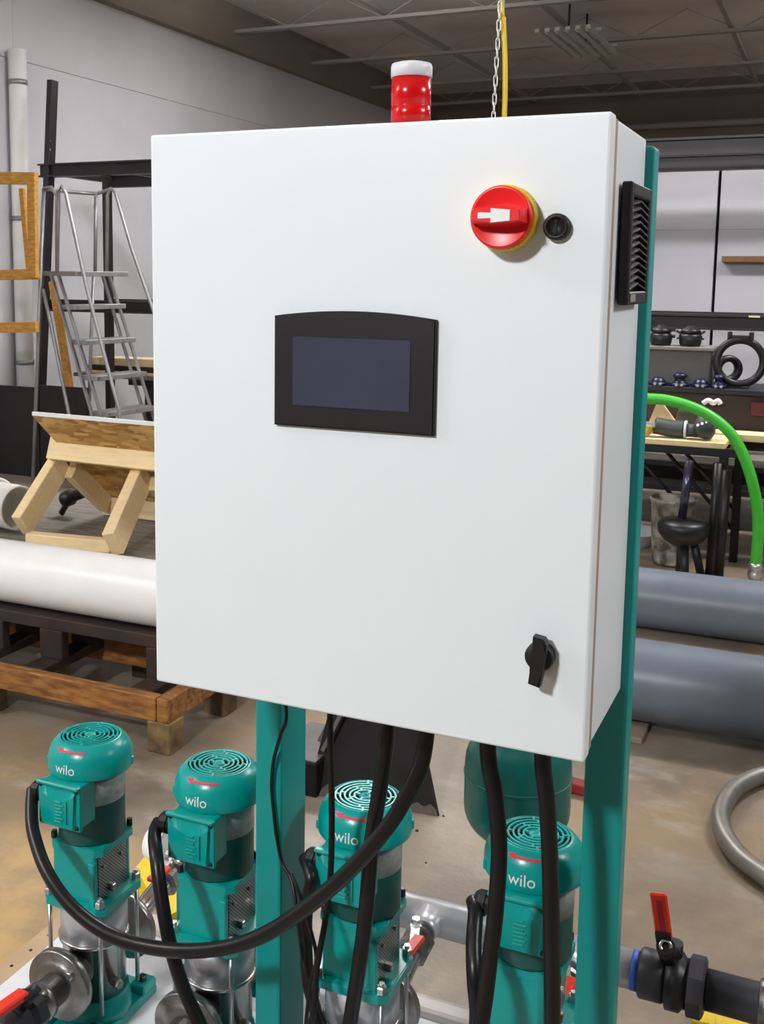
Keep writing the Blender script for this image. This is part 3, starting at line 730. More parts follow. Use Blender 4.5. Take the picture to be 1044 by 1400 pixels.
# suction branches toward the viewer
g1, g2, g3 = (-0.348, 0.106, 0.345), (-0.361, 0.006, 0.345), (-0.336, 0.127, 0.345)
GA = (g1[0]-PUMPX[0], g1[1]); GB = (g2[0]-PUMPX[0], g2[1]); GL = (g3[0]-PUMPX[0], g3[1])
for i, x in enumerate(PUMPX[:2]):
    nm = ('leftmost', 'second', 'third', 'rightmost')[i]
    sb = thing('suction_branch', 'steel suction pipe and valve in front of the %s pump foot' % nm, 'pipe', (x, 0.1, 0.2), 'suction branches with red valves')
    q = MB().lathe([(0.030, 0), (0.030, 0.035), (0.036, 0.036), (0.036, 0.052), (0.026, 0.054), (0.026, 0.268)], (x, PY0-0.119, 0.275), (0, -1, 0), 20)
    obj('spool', q, CAST, sb)
    obj('valve_body', MB().lathe([(0.030, 0), (0.042, 0.008), (0.042, 0.03), (0.034, 0.04), (0.034, 0.06), (0.042, 0.07), (0.042, 0.085), (0.03, 0.09)], (x, PY0-0.175, 0.275), (0, -1, 0), 8, smooth=False).cyl((x, PY0-0.22, 0.30), (x+GL[0], GL[1], 0.345), 0.012, 12), DPVC, sb)
    obj('lever', MB().bar((x+GL[0], GL[1], 0.345), (x+GA[0]*0.6+GB[0]*0.4, GA[1]*0.6+GB[1]*0.4, 0.345), 0.018, 0.006), DSTEEL, sb)
    obj('lever_grip', MB().bar((x+GA[0], GA[1], 0.345), (x+GB[0], GB[1], 0.345), 0.026, 0.014, bev=0.003), REDH, sb, 'red lever grip')
tag(obj('suction_header', MB().cyl((-0.58, 0.02-0.115, 0.275), (0.62, 0.02-0.115, 0.275), 0.042, 28), STEELM), 'steel suction header pipe across front of the skid', 'pipe')

# ------------------------------------------------------------------ cables
def cable(pts, r, label, name='power_cable', n=12, group=None):
    return tag(obj(name, MB().tube(pts, r, n, 7), RUBBER), label, 'cable', group)
G1 = (PX0-0.058, PY0-0.085, 0.638)
def gl(x): return (x-0.074, PY0-0.078, 0.628)
cable([gl(PUMPX[0]), (-0.432, 0.235, 0.607), (-0.399, 0.200, 0.579), (-0.327, 0.150, 0.546), (-0.245, 0.120, 0.516), (-0.155, 0.110, 0.498), (-0.053, 0.105, 0.509), (0.045, 0.100, 0.542), (0.122, 0.100, 0.586), (0.195, 0.100, 0.651), (0.263, 0.100, 0.726), (0.318, 0.105, 0.803), (0.348, 0.110, 0.862), (0.364, 0.118, 0.911), (0.371, 0.12, 0.995)], 0.0118,
      'thick black cable looping from leftmost pump across the post up to the cabinet')
cable([gl(PUMPX[1]), (-0.164, 0.235, 0.617), (-0.130, 0.190, 0.601), (-0.104, 0.165, 0.549), (-0.079, 0.150, 0.486), (-0.051, 0.145, 0.420), (-0.014, 0.140, 0.363), (0.030, 0.12, 0.305), (0.07, 0.10, 0.24), (0.13, 0.08, 0.165)], 0.0118, 'thick black cable hanging from the second pump down between the pump feet')
cable([gl(PUMPX[2]), (0.141, 0.225, 0.619), (0.134, 0.225, 0.566), (0.133, 0.225, 0.502), (0.141, 0.220, 0.437), (0.162, 0.210, 0.379), (0.15, 0.19, 0.34)], 0.0105, 'black cable hanging beside right face of the left post, from third pump')
cable([gl(PUMPX[3]), (0.412, 0.235, 0.625), (0.421, 0.200, 0.598), (0.433, 0.170, 0.562), (0.440, 0.165, 0.497), (0.435, 0.14, 0.40)], 0.0118, 'thick black cable hanging from the rightmost pump on its left side')
cable([(0.302, 0.14, 0.995), (0.300, 0.140, 0.917), (0.291, 0.140, 0.837), (0.278, 0.145, 0.752), (0.268, 0.150, 0.631), (0.257, 0.150, 0.533), (0.245, 0.150, 0.445), (0.24, 0.14, 0.36)], 0.0118, 'thick black cable dropping straight from cabinet over the third pump')
cable([(0.182, 0.2, 0.995), (0.184, 0.200, 0.859), (0.187, 0.200, 0.788), (0.189, 0.198, 0.717), (0.191, 0.190, 0.649), (0.192, 0.170, 0.587), (0.189, 0.150, 0.526), (0.183, 0.140, 0.432), (0.14, 0.13, 0.33)], 0.0052, 'thin black cable dropping from cabinet just left of the third pump lettering', n=8)
cable([(0.455, 0.13, 0.995), (0.454, 0.130, 0.927), (0.466, 0.130, 0.868), (0.474, 0.130, 0.795), (0.472, 0.130, 0.708), (0.466, 0.130, 0.629), (0.457, 0.125, 0.529), (0.44, 0.11, 0.45)], 0.0118, 'left of two thick cables dropping from cabinet over the rightmost pump')
cable([(0.529, 0.13, 0.995), (0.530, 0.130, 0.929), (0.538, 0.130, 0.874), (0.545, 0.130, 0.791), (0.551, 0.130, 0.686), (0.557, 0.130, 0.558), (0.56, 0.12, 0.48)], 0.0118, 'right of two thick cables dropping from cabinet over the rightmost pump')
cable([(0.085, 0.215, 0.995), (0.090, 0.235, 0.882), (0.077, 0.240, 0.841), (0.061, 0.247, 0.791), (0.056, 0.250, 0.745), (0.060, 0.250, 0.701), (0.066, 0.250, 0.657), (0.079, 0.245, 0.618), (0.099, 0.235, 0.603), (0.116, 0.220, 0.577), (0.136, 0.200, 0.518), (0.158, 0.180, 0.473), (0.195, 0.170, 0.416)], 0.0033, 'thin black wire lying against front face of the left post', n=6)
cable([(0.118, 0.200, 0.632), (0.141, 0.190, 0.600), (0.159, 0.190, 0.549), (0.173, 0.180, 0.515), (0.168, 0.170, 0.476), (0.163, 0.165, 0.409)], 0.0032, 'thin black wire crossing the thin cable beside the third pump', n=6)

# ------------------------------------------------------------------ chain and yellow hose from the roof
ct = (0.030, 1.500, 2.191)
ch = thing('hanging_chain', 'thin pale metal chain hanging from ceiling behind the cabinet', 'chain', (0.03, 1.5, 1.75))
z = 1.80; k = 0
# links down from 2.9 m (above the frame) to 1.8 m, then a rod up to the roof
while z < 2.75:
    q = MB(); cxz = 0.0245 + (z-1.98)*0.03
    Rr, Lh = 0.0046, 0.0130
    pts = []
    for j in range(17):
        a = 2*PI*j/16
        u = math.cos(a)*Rr; v = math.sin(a)*Rr + (Lh-Rr+0.001)*(1 if math.sin(a) >= 0 else -1)
        if k % 2: pts.append((cxz, 1.5+u, z+v))
        else: pts.append((cxz+u, 1.5, z+v))
    pts[-1] = pts[0]; pts.append(pts[1])
    q.tube(pts, 0.0014, 6, 1)
    obj('link', q, mat('pale_chain', (0.75, 0.74, 0.70, 1), 0.35, 0.5), ch)
    z += 0.0222; k += 1
obj('suspension_rod', MB().cyl((0.048, 1.5, z-0.01), (0.046, 1.48, 4.49), 0.004, 6), ZINC, ch)
tag(obj('yellow_air_hose', MB().tube([(0.055, 1.52, 4.49), (0.046, 1.52, 2.9), (0.032, 1.520, 2.300), (0.037, 1.520, 2.212), (0.044, 1.520, 2.123), (0.047, 1.520, 2.034), (0.047, 1.520, 1.980), (0.05, 1.52, 1.85), (0.045, 1.52, 1.76)], 0.0068, 10, 6), YELP), 'yellow air hose hanging from ceiling behind the cabinet beside the chain', 'hose')

# ------------------------------------------------------------------ black steel stand behind third pump
bs = thing('steel_pedestal', 'black steel pedestal with flared foot on floor behind the third pump', 'stand', (-0.35, 1.9, 0))
def frustum(p_lo, p_hi):
    q = MB(); a = [q.bm.verts.new(p) for p in p_lo]; b_ = [q.bm.verts.new(p) for p in p_hi]
    q.bm.faces.new(a[::-1]); q.bm.faces.new(b_)
    for i in range(4): q.bm.faces.new([a[i], a[(i+1) % 4], b_[(i+1) % 4], b_[i]])
    return q
DIRTY = mat('dirty_black_paint', (0.011, 0.009, 0.009, 1), 0.6, spec=0.25, var=0.4, scale=12)
obj('flared_base', frustum([(-0.54, 1.62, 0), (-0.125, 1.66, 0), (-0.36, 2.06, 0), (-0.60, 2.02, 0)], [(-0.50, 1.72, 0.29), (-0.30, 1.74, 0.29), (-0.36, 2.02, 0.29), (-0.52, 2.00, 0.29)]), DIRTY, bs)
obj('pedestal_column', MB().box((-0.46, 1.80, 0.28), (-0.31, 1.96, 0.62), 0.004, 1), DIRTY, bs)
obj('side_step', MB().box((-0.66, 1.60, 0.0), (-0.50, 1.88, 0.11), 0.004, 1), DIRTY, bs)
obj('step_top', MB().box((-0.655, 1.605, 0.110), (-0.505, 1.875, 0.114)), mat('step_top_grey', rgb(112, 108, 106), 0.5, var=0.3, scale=14), bs, 'grey top of the step')  # thin grey sheet, lighter than the step's black sides
obj('gusset', MB().bar((-0.50, 1.66, 0.13), (-0.42, 1.74, 0.34), 0.012, 0.06, (0, 1, 0)).bar((-0.53, 1.70, 0.14), (-0.44, 1.78, 0.36), 0.012, 0.06, (0, 1, 0)), mat('grey_gusset', rgb(84, 80, 80), 0.45, 0.3), bs)
poly = [(-0.17, 0.0), (0.20, 0.0)]
for k in range(19):
    poly.append((0.195-k*0.02, (0.028 if k % 2 else 0.012) + 0.012*random.random()))
dr = MB().prism(poly, (-0.33, 1.637, 0.002), (1, 0.0964, 0), (0, 0.31, 0.95), 0.002)
obj('mud_splash', dr, mat('dried_mud', rgb(96, 88, 82), 0.8, var=0.4, scale=30), bs)['kind'] = 'stuff'

for i, (px_, lab) in enumerate((((-0.155, 1.549, 0.000), 'small dark crumb of dirt on floor right of the pedestal foot'), ((-0.115, 1.665, 0.000), 'tiny dark crumb of dirt at corner of the pedestal foot'), ((-0.072, 1.395, 0.000), 'tiny dark speck of dirt on floor above the header pipe'))):
    tag(obj('dirt_crumb', MB().lathe([(0.006-0.0015*i, 0), (0.004-0.001*i, 0.003), (0, 0.0045)], px_, n=7), IRON), lab, 'dirt')
# yellow and red things behind and beside the skid
yt = thing('yellow_floor_frame', 'yellow steel frame on floor, seen between leftmost and second pumps', 'frame', (-0.7, 1.0, 0))
def poly3(pts, h):
    q = MB(); a = [q.bm.verts.new(p) for p in pts]; b_ = [q.bm.verts.new((p[0], p[1], p[2]-h)) for p in pts]
    n = len(pts); q.bm.faces.new(a); q.bm.faces.new(b_[::-1])
    for i in range(n): q.bm.faces.new([a[i], a[(i+1) % n], b_[(i+1) % n], b_[i]])
    return q
obj('top_plate', poly3([(-0.663, 0.890, 0.100), (-0.673, 0.947, 0.100), (-0.507, 0.946, 0.100), (-0.449, 0.809, 0.100), (-0.475, 0.736, 0.100), (-0.559, 0.797, 0.100)], 0.014), YELP, yt)
obj('leg', poly3([(-0.670, 0.912, 0.085), (-0.675, 0.949, 0.085), (-0.641, 0.941, 0.085), (-0.616, 0.885, 0.085)], 0.085), YELP, yt)
obj('leg', poly3([(-0.508, 0.773, 0.085), (-0.503, 0.810, 0.085), (-0.478, 0.809, 0.085), (-0.489, 0.763, 0.085)], 0.085), YELP, yt)
ys_ = thing('yellow_floor_bar', 'yellow painted steel bar on floor under the dark outlet pipe, lower right', 'bar', (0.95, 1.0, 0))
obj('bar_web', MB().bar((0.666, 1.020, 0.020), (0.849, 1.025, 0.020), 0.06, 0.03, (0, 0, 1), bev=0.003), YELP, ys_)
obj('bar_rib', MB().bar((0.706, 1.008, 0.040), (0.706, 0.938, 0.040), 0.01, 0.02, (0, 0, 1)), YELP, ys_)

# ------------------------------------------------------------------ gray pipes on the floor, right
def big_pipe(name, y, z, r, x0, x1, mt, label, tilt=0.0):
    q = MB().lathe([(r*0.93, 0), (r, 0), (r, 0), (r, x1-x0), (r, x1-x0), (r*0.93, x1-x0), (r*0.93, x1-x0-0.3), (0, x1-x0-0.3)], (x0, y, z), (1, tilt, 0), 48, caps=False)
    q.lathe([(0, 0.3), (r*0.93, 0.3), (r*0.93, 0)], (x0, y, z), (1, tilt, 0), 48, caps=False)
    return tag(obj(name, q, mt), label, 'pipe')
big_pipe('gray_plastic_pipe', 3.78, 0.135, 0.135, -0.9, 3.2, GRAYP, 'large gray plastic pipe lying on the floor, farther of the two')
big_pipe('gray_plastic_pipe', 2.62, 0.165, 0.142, -0.1, 3.2, GRAYP, 'large gray plastic pipe lying near the right post, nearer of the two')
for x in (0.26, 2.6):
    if x < 1: lab = 'brown timber block chocking near end of the nearer gray pipe'
    else: lab = 'timber block under far right end of the nearer gray pipe'
    tag(obj('timber_block', MB().box((x-0.06, 2.44, 0), (x+0.07, 2.82, 0.022), 0.003, 1), mat('pinkish_block', rgb(150, 134, 120), 0.7, var=0.2)), lab, 'block', 'blocks under the gray pipe')
tag(obj('red_steel_bar', MB().bar((0.127, 2.003, 0.020), (0.345, 1.979, 0.020), 0.05, 0.03, (0, 0, 1), bev=0.003), REDD), 'dark red steel bar on floor left of the right post', 'bar')
tag(obj('wood_wedge', MB().prism([(0, 0), (0.06, 0), (0.05, 0.035), (0.01, 0.05)], (0.136, 1.943, 0.000), (1, 0, 0), (0, 0, 1), 0.05, 0.006), PINE2), 'small orange wood scrap on floor beside the red bar', 'wood scrap')

# braided hose on the floor
hp = [(0.839, 2.486, 0.028), (0.758, 2.351, 0.028), (0.698, 2.276, 0.028), (0.649, 2.163, 0.028), (0.629, 2.038, 0.028), (0.633, 1.927, 0.028), (0.662, 1.826, 0.028), (0.707, 1.740, 0.028), (0.765, 1.678, 0.028), (0.848, 1.612, 0.028), (0.966, 1.537, 0.028)]
tag(obj('braided_hose', MB().tube(hp, 0.026, 14, 16, ribs=0.07), HOSE), 'brown grey ribbed flexible hose curving on floor at right edge', 'hose')

# ------------------------------------------------------------------ timber cart, white pipe, plywood table at left
ct = thing('timber_cart', 'weathered timber pallet frame on block feet under the white pipe', 'pallet', (-1.6, 1.9, 0))
for (x, y) in ((-1.105, 1.70), (-1.105, 2.06), (-1.86, 1.70), (-1.86, 2.06), (-2.6, 1.70), (-2.6, 2.06)):
    obj('foot_block', MB().box((x-0.045, y-0.045, 0), (x+0.045, y+0.045, 0.108), 0.004, 1), POSTW, ct)
obj('side_rail', MB().box((-3.0, 1.655, 0.108), (-1.115, 1.695, 0.193), 0.004, 1), OAK, ct)
obj('side_rail', MB().box((-3.0, 2.06, 0.108), (-1.115, 2.10, 0.193), 0.004, 1), OAK, ct)
obj('end_rail', MB().box((-1.112, 1.655, 0.108), (-1.068, 2.10, 0.190), 0.004, 1), OAK, ct)
for x in (-1.20, -1.66, -1.93, -2.4):
    obj('cross_board', MB().box((x-0.045, 1.696, 0.16), (x+0.045, 2.059, 0.193), 0.003, 1), DWOOD, ct)
for x in (-1.20, -1.66, -1.93, -2.4):
    obj('upright', MB().box((x-0.05, 1.80, 0.193), (x+0.05, 1.84, 0.300), 0.003, 1), DWOOD, ct)
    obj('upright', MB().box((x-0.05, 1.98, 0.193), (x+0.05, 2.02, 0.300), 0.003, 1), DWOOD, ct)
obj('saddle_beam', MB().box((-3.0, 1.80, 0.300), (-1.12, 1.99, 0.345), 0.003, 1), DWOOD, ct)
r_w = 0.115
big_pipe('white_plastic_pipe', 1.90, 0.462, r_w, -3.4, -1.0, WPIPE, 'large white plastic pipe lying across timber frame, left of the cabinet')
tag(obj('red_jack', MB().bar((-1.33, 2.3, 0.0), (-1.33, 2.3, 0.28), 0.05, 0.05, (0, 1, 0)).bar((-1.35, 2.28, 0.03), (-1.12, 2.28, 0.03), 0.05, 0.04).bar((-1.34, 2.29, 0.06), (-1.2, 2.29, 0.2), 0.02, 0.03, (0, 1, 0)), mat('jack_red', rgb(196, 60, 34), 0.5)), 'red steel jack foot seen under the white pipe', 'jack')

TZ = 0.50
tb = thing('plywood_table', 'grey plywood work table with orange wood edge behind the white pipe', 'table', (-2.2, 2.6, 0))
obj('tabletop', MB().box((-4.0, 2.105, TZ-0.02), (-1.05, 3.05, TZ), 0.002, 1), GREYW, tb)
obj('edge_board', MB().box((-4.0, 2.08, TZ-0.05), (-1.05, 2.105, TZ+0.002), 0.002, 1), OAK, tb)
for (x, y) in ((-1.55, 2.25), (-1.25, 2.95), (-3.8, 2.25), (-3.8, 2.95)):
    obj('leg', MB().box((x-0.045, y-0.045, 0), (x+0.045, y+0.045, TZ-0.02), 0.003, 1), DWOOD, tb)

# sawhorse-like easel of 2x4s with a strand-board top
tr = thing('wooden_easel', 'pale pine A-frame with sloping strand-board top standing on the plywood table', 'stand', (-1.75, 2.4, TZ))
fl = (-2.03, 2.135, TZ+0.026); fr = (-1.66, 2.185, TZ+0.026)      # front rail
obj('front_rail', MB().bar(fl, fr, 0.055, 0.048, (0, 0, 1), bev=0.003), PINE, tr)
tl = (-2.126, 2.470, 0.781); trr = (-1.709, 2.470, 0.766)
bl = (-2.113, 2.189, 0.556); brr = (-1.604, 2.106, 0.556)
obj('leg', MB().bar(bl, tl, 0.046, 0.11, (0, -0.7, 0.7), bev=0.003), PINE, tr)
obj('leg', MB().bar(brr, trr, 0.050, 0.11, (0, -0.7, 0.7), bev=0.003), PINE, tr)
# cross rail at the apex and strand board running from the top front to the low back
ca = (-2.123, 2.400, 0.848); cb = (-1.625, 2.400, 0.844)
obj('cross_rail', MB().bar(ca, (cb[0]+0.12, cb[1], cb[2]-0.004), 0.045, 0.10, (0, 0.35, 1), bev=0.003), PINE, tr)
A = Vector((-2.086, 2.250, 1.012)); Bp = Vector((-1.519, 2.250, 1.008)); Bp = A + (Bp-A)*1.35
dn = Vector((0, 0.52, -0.46))
q = MB()
nrm = (Bp-A).cross(dn).normalized()
vs = [A, Bp, Bp+dn, A+dn]
q._add([v for v in vs] + [v+nrm*-0.012 for v in vs], [(0,1,2,3), (7,6,5,4), (0,4,5,1), (1,5,6,2), (2,6,7,3), (3,7,4,0)])
brd = obj('sloping_board', q, OSB, tr, 'tan strand-board sheet')
obj('board_edge', MB().bar(A-Vector((0, 0.004, 0)), Bp-Vector((0, 0.004, 0)), 0.012, 0.015, (0, 0, 1)), PAPER, brd, 'white painted top edge')
obj('rear_leg', MB().bar((tl[0]+0.05, 2.47, tl[2]-0.03), (tl[0]+0.06, 2.70, TZ+0.06), 0.042, 0.085, (0, 0.7, 0.7), bev=0.003), PINE, tr)
obj('rear_leg', MB().bar((trr[0]+0.05, 2.47, trr[2]-0.03), (trr[0]+0.06, 2.70, TZ+0.06), 0.042, 0.085, (0, 0.7, 0.7), bev=0.003), PINE, tr)
obj('rear_rail', MB().bar((tl[0]+0.03, 2.73, TZ+0.045), (trr[0]+0.3, 2.73, TZ+0.045), 0.04, 0.085, (0, 0, 1), bev=0.003), PINE, tr)
# white PVC coupling and black fitting on the table
cp = thing('pipe_coupling', 'dusty white plastic pipe coupling lying on the table at left edge', 'pipe fitting', (-2.6, 2.7, TZ))
DUST = mat('dusty_white_pvc', rgb(226, 226, 220), 0.5, var=0.14, scale=10)
obj('sleeve', MB().lathe([(0.094, 0), (0.108, 0.0), (0.108, 0.34), (0.104, 0.345), (0.094, 0.345)], (-2.668, 2.352, 0.612), (1, -0.2, 0), 36), DUST, cp)
obj('spigot', MB().lathe([(0.093, 0.34), (0.093, 0.50), (0.085, 0.50), (0.085, 0.35)], (-2.668, 2.352, 0.612), (1, -0.2, 0), 36), DUST, cp)
obj('rim', MB().torus(Vector((-2.668, 2.352, 0.612))+Vector((1, -0.2, 0)).normalized()*0.343, (1, -0.2, 0), 0.103, 0.006, 36, 8), WPIPE, cp)
bf = MB()
p = Vector((-2.246, 2.624, 0.570))
bf.lathe([(0.030, 0), (0.036, 0.012), (0.036, 0.05), (0.026, 0.055), (0.026, 0.11)], p, (0.8, 0.1, 0.35), 16)
bf.cyl(p+Vector((0.03, 0, 0)), p+Vector((-0.01, 0, -0.06)), 0.014, 10)
tag(obj('pipe_fitting', bf, IRON), 'small black pipe fitting on table seen through the easel', 'pipe fitting')

# ------------------------------------------------------------------ left wall: downspout, wood frames, dark column, ladder
dp = thing('wall_downpipe', 'white vertical pipe fixed to the left wall', 'pipe', (XL+0.09, 6.14, 0))
obj('pipe_run', MB().cyl((XL+0.09, 6.14, 0), (XL+0.09, 6.14, 3.38), 0.075, 20), WPIPE, dp)
for z in (0.8, 2.0, 3.1):
    obj('clip', MB().lathe([(0.079, 0), (0.079, 0.04)], (XL+0.09, 6.14, z), n=20).box((XL, 6.12, z), (XL+0.02, 6.16, z+0.04)), ALU, dp)
wf = thing('pine_frame', 'tall yellow pine frame leaning at left edge of the picture', 'frame', (-4.6, 5.1, 0))  # plain open pine frame of rails and stiles, not a crate
obj('top_rail', MB().bar((-5.053, 5.020, 2.253), (-4.319, 5.020, 2.228), 0.04, 0.085, (0, 0, 1), bev=0.003), PINE2, wf)
obj('stile', MB().bar((-4.341, 5.000, 2.237), (-4.350, 5.000, 1.538), 0.04, 0.07, (1, 0, 0), bev=0.003), PINE2, wf)
obj('middle_rail', MB().bar((-5.084, 5.020, 1.546), (-4.327, 5.020, 1.564), 0.04, 0.075, (0, 0, 1), bev=0.003), PINE2, wf)
obj('lower_rail', MB().bar((-5.102, 5.020, 1.159), (-4.345, 5.020, 1.191), 0.04, 0.075, (0, 0, 1), bev=0.003), PINE2, wf)
obj('leaning_strut', MB().bar((-4.518, 5.100, 2.169), (-4.471, 5.100, 1.599), 0.03, 0.04, (1, 0, 0), bev=0.002), PINE2, wf)
obj('stile', MB().bar((-4.931, 5.000, 2.253), (-5.027, 5.000, 0.005), 0.04, 0.07, (1, 0, 0), bev=0.003), PINE2, wf)
tag(obj('leaning_board', MB().bar((-4.762, 5.720, 1.507), (-4.42, 5.62, 0.0), 0.05, 0.05, (1, 0, 0), bev=0.003), PINE2), 'yellow pine board leaning behind the dark steel column', 'board')
colp = thing('steel_column', 'tall dark steel column leaning upright beside the wooden frame', 'column', (-4.98, 6.0, 0))
obj('channel', MB().bar(((-5.126, 5.930, -0.036)[0], 5.93, 0.0), ((-4.965, 6.030, 3.092)[0], 6.03, (-4.965, 6.030, 3.092)[2]), 0.05, 0.085, (0, 1, 0), bev=0.003), RACK, colp)
obj('bolt_hole', MB().lathe([(0.010, 0), (0.010, 0.004)], ((-4.973, 6.000, 2.760)[0], 5.985, 2.62), (0, -1, 0), 8).lathe([(0.010, 0), (0.010, 0.004)], ((-4.974, 6.000, 2.715)[0], 5.985, 2.55), (0, -1, 0), 8).lathe([(0.010, 0), (0.010, 0.004)], ((-5.023, 5.980, 1.972)[0], 5.96, (-5.023, 5.980, 1.972)[2]), (0, -1, 0), 8), PAPER, colp)
tag(obj('black_board', MB().box((-5.35, 5.44, 0.0), (-4.705, 5.465, 0.70)), BLKPLY), 'matt black board standing on the floor at the left edge', 'board')
tag(obj('black_board', MB().box((-4.70, 5.45, 0.0), (-4.25, 5.475, 0.72)), BLKPLY), 'matt black board standing on the floor behind the ladder legs', 'board')

ld = thing('rolling_ladder', 'grey steel warehouse ladder with steps and guard rails, left of the cabinet', 'ladder', (-4.2, 5.45, 0))
R = 0.014
def tb_(name, pts, r=R, sub=1): return obj(name, MB().tube(pts, r, 8, sub), ALU, ld)
tb_('leg', [(-4.572, 5.200, 0.001), (-4.404, 5.200, 2.173)])
tb_('guard_post', [(-4.303, 5.200, 1.581), (-4.288, 5.200, 2.119), (-4.338, 5.200, 2.182), (-4.404, 5.200, 2.173)])
tb_('handrail', [(-4.303, 5.200, 1.581), (-4.274, 5.200, 2.150), (-4.247, 5.200, 2.190), (-4.210, 5.200, 2.138), (-4.034, 5.200, 1.438), (-3.814, 5.200, 0.716), (-3.778, 5.200, 0.613), (-3.788, 5.200, 0.081)])
tb_('handrail', [(-4.246, 5.720, 1.585), (-4.228, 5.720, 2.164), (-4.194, 5.720, 2.206), (-4.154, 5.720, 2.173), (-4.016, 5.720, 1.761), (-3.839, 5.720, 1.327), (-3.663, 5.720, 0.840), (-3.638, 5.720, 0.677), (-3.644, 5.720, 0.120)])
tb_('guard_rail', [(-4.404, 5.200, 2.173), (-4.509, 5.600, 2.183), (-4.477, 5.920, 2.188), (-4.194, 5.720, 2.206)])
tb_('guard_post', [(-4.467, 5.870, 1.584), (-4.447, 5.870, 2.190)])
tb_('leg', [(-4.518, 5.920, 1.584), (-4.560, 5.920, 0.959), (-4.618, 5.920, 0.008)])
tb_('brace', [(-4.432, 5.200, 1.458), (-4.337, 5.200, 1.062), (-4.213, 5.200, 0.506), (-4.142, 5.200, 0.159)])
for a, bq in (((-4.356, 5.200, 1.559), (-3.888, 5.200, 0.191)), ((-4.290, 5.200, 1.560), (-3.805, 5.200, 0.187)), ((-4.287, 5.720, 1.562), (-3.781, 5.720, 0.108)), ((-4.226, 5.720, 1.563), (-3.677, 5.720, 0.061))):
    obj('stringer', MB().bar(a, bq, 0.012, 0.03, (0, 1, 0)), ALU, ld)
STEPS = (((-4.316, 5.200, 1.570), (-4.233, 5.720, 1.574)), ((-4.218, 5.200, 1.330), (-4.150, 5.720, 1.321)), ((-4.133, 5.200, 1.080), (-4.061, 5.720, 1.057)), ((-4.042, 5.200, 0.825), (-3.965, 5.720, 0.787)), ((-3.951, 5.200, 0.570), (-3.869, 5.720, 0.519)))
for k, (pa, pb) in enumerate(STEPS):
    q = MB(); a = Vector(pa); b2 = Vector(pb); b2.z = a.z
    q.bar(a, b2, 0.17 if k else 0.42, 0.035, (0, 0, 1), bev=0.003)
    obj('step' if k else 'platform', q, ALU, ld)

# ------------------------------------------------------------------ storage rack along the back
rk = thing('storage_rack', 'long dark steel rack with two beam levels running behind everything', 'rack', (-2, 6.4, 0))
for (y, z0, z1) in ((6.0, 2.335, 2.440), (6.9, (-0.041, 6.900, 2.321)[2], (-0.047, 6.900, 2.430)[2]), (6.0, 1.265, 1.362), (6.9, 1.265, 1.35)):
    m = MB()
    m.box((-5.08, y-0.01, z0), (4.6, y+0.01, z1)); m.box((-5.08, y-0.045, z1-0.014), (4.6, y+0.045, z1)); m.box((-5.08, y-0.045, z0), (4.6, y+0.045, z0+0.014))
    obj('beam', m, RACK, rk)
XU = (-4.494, 6.090, 2.001)[0]
for x in (-5.05, XU, -1.0, 2.2, 4.5):
    for y in (6.0, 6.9):
        if x == -5.05: continue
        obj('upright', MB().box((x-0.028, y+0.05, 0), (x+0.028, y+0.11, 2.33), 0.003, 1), RACK, rk)
for x in (-5.05, -4.36, -1.0, 2.2, 4.5):
    obj('spacer', MB().box((x-0.02, 6.045, 2.36), (x+0.02, 6.855, 2.42)), RACK, rk)
for (x, z) in ((0.055, 2.41), (-0.045, 1.355)):
    pass
obj('rack_sticker', MB().box((0.36, 5.952, 2.427), (0.42, 5.955, 2.439)), STICK, rk)
obj('rack_sticker', MB().box((0.335, 5.952, 1.348), (0.40, 5.955, 1.360)), STICK, rk)
# lower shelf boards of the rack, both sides of the cabinet
for (z, mt) in ((0.44, GREYW), (0.28, GREYW)):
    obj('shelf_board', MB().box((-0.9, 6.02, z-0.02), (4.4, 6.88, z+0.02)), mt, rk)
    obj('shelf_lip', MB().box((-0.9, 5.98, z-0.05), (4.4, 6.02, z-0.02)), RACK, rk)
zp = (-4.772, 6.200, 0.887)[2]; xp = (-4.772, 6.200, 0.887)[0]
tag(obj('pine_plank', MB().box((xp, 6.20, zp-0.062), (-2.6, 6.40, zp), 0.004, 1), PINE), 'pale pine plank on the lower rack shelf at left, topmost of stack', 'plank')
tag(obj('dark_plank', MB().box((xp-0.03, 6.20, zp-0.107), (-2.5, 6.42, zp-0.063), 0.004, 1), DWOOD), 'dark plank under the pale pine plank at left', 'plank')
tag(obj('pine_strip', MB().box((xp-0.02, 6.19, zp-0.133), (-2.6, 6.43, zp-0.108), 0.003, 1), PINE), 'narrow pine strip between dark plank and thin grey board at left', 'plank')
tag(obj('thin_board', MB().box((xp-0.16, 6.17, zp-0.165), (-2.4, 6.46, zp-0.134), 0.003, 1), GREYW), 'thin grey board at the bottom of the plank stack at left', 'board')
sb = thing('shelf_trestle', 'dark trestle holding the plank stack behind the ladder', 'trestle', (-3.9, 6.3, 0))
for x in (-4.2, -3.2):
    for y in (6.24, 6.40): obj('trestle_leg', MB().box((x-0.05, y-0.03, 0), (x+0.05, y+0.03, zp-0.215), 0.002, 1), RACK, sb)
obj('trestle_beam', MB().box((-4.4, 6.20, zp-0.215), (-2.9, 6.44, zp-0.166)), RACK, sb)
tag(obj('cardboard_box', MB().box((-4.12, 6.20, 0.0), (-3.3, 6.46, 0.50), 0.004, 1), mat('brown_board', rgb(140, 90, 48), 0.7, var=0.15)), 'brown box on floor under the plank stack at left', 'box')
tag(obj('wood_batten', MB().box((0.03, 7.30, 1.70), (1.6, 7.398, 1.745), 0.003, 1), mat('brown_batten', rgb(128, 94, 50), 0.7, var=0.3, scale=9)), 'brown wooden batten fixed to the white panels at right', 'batten')

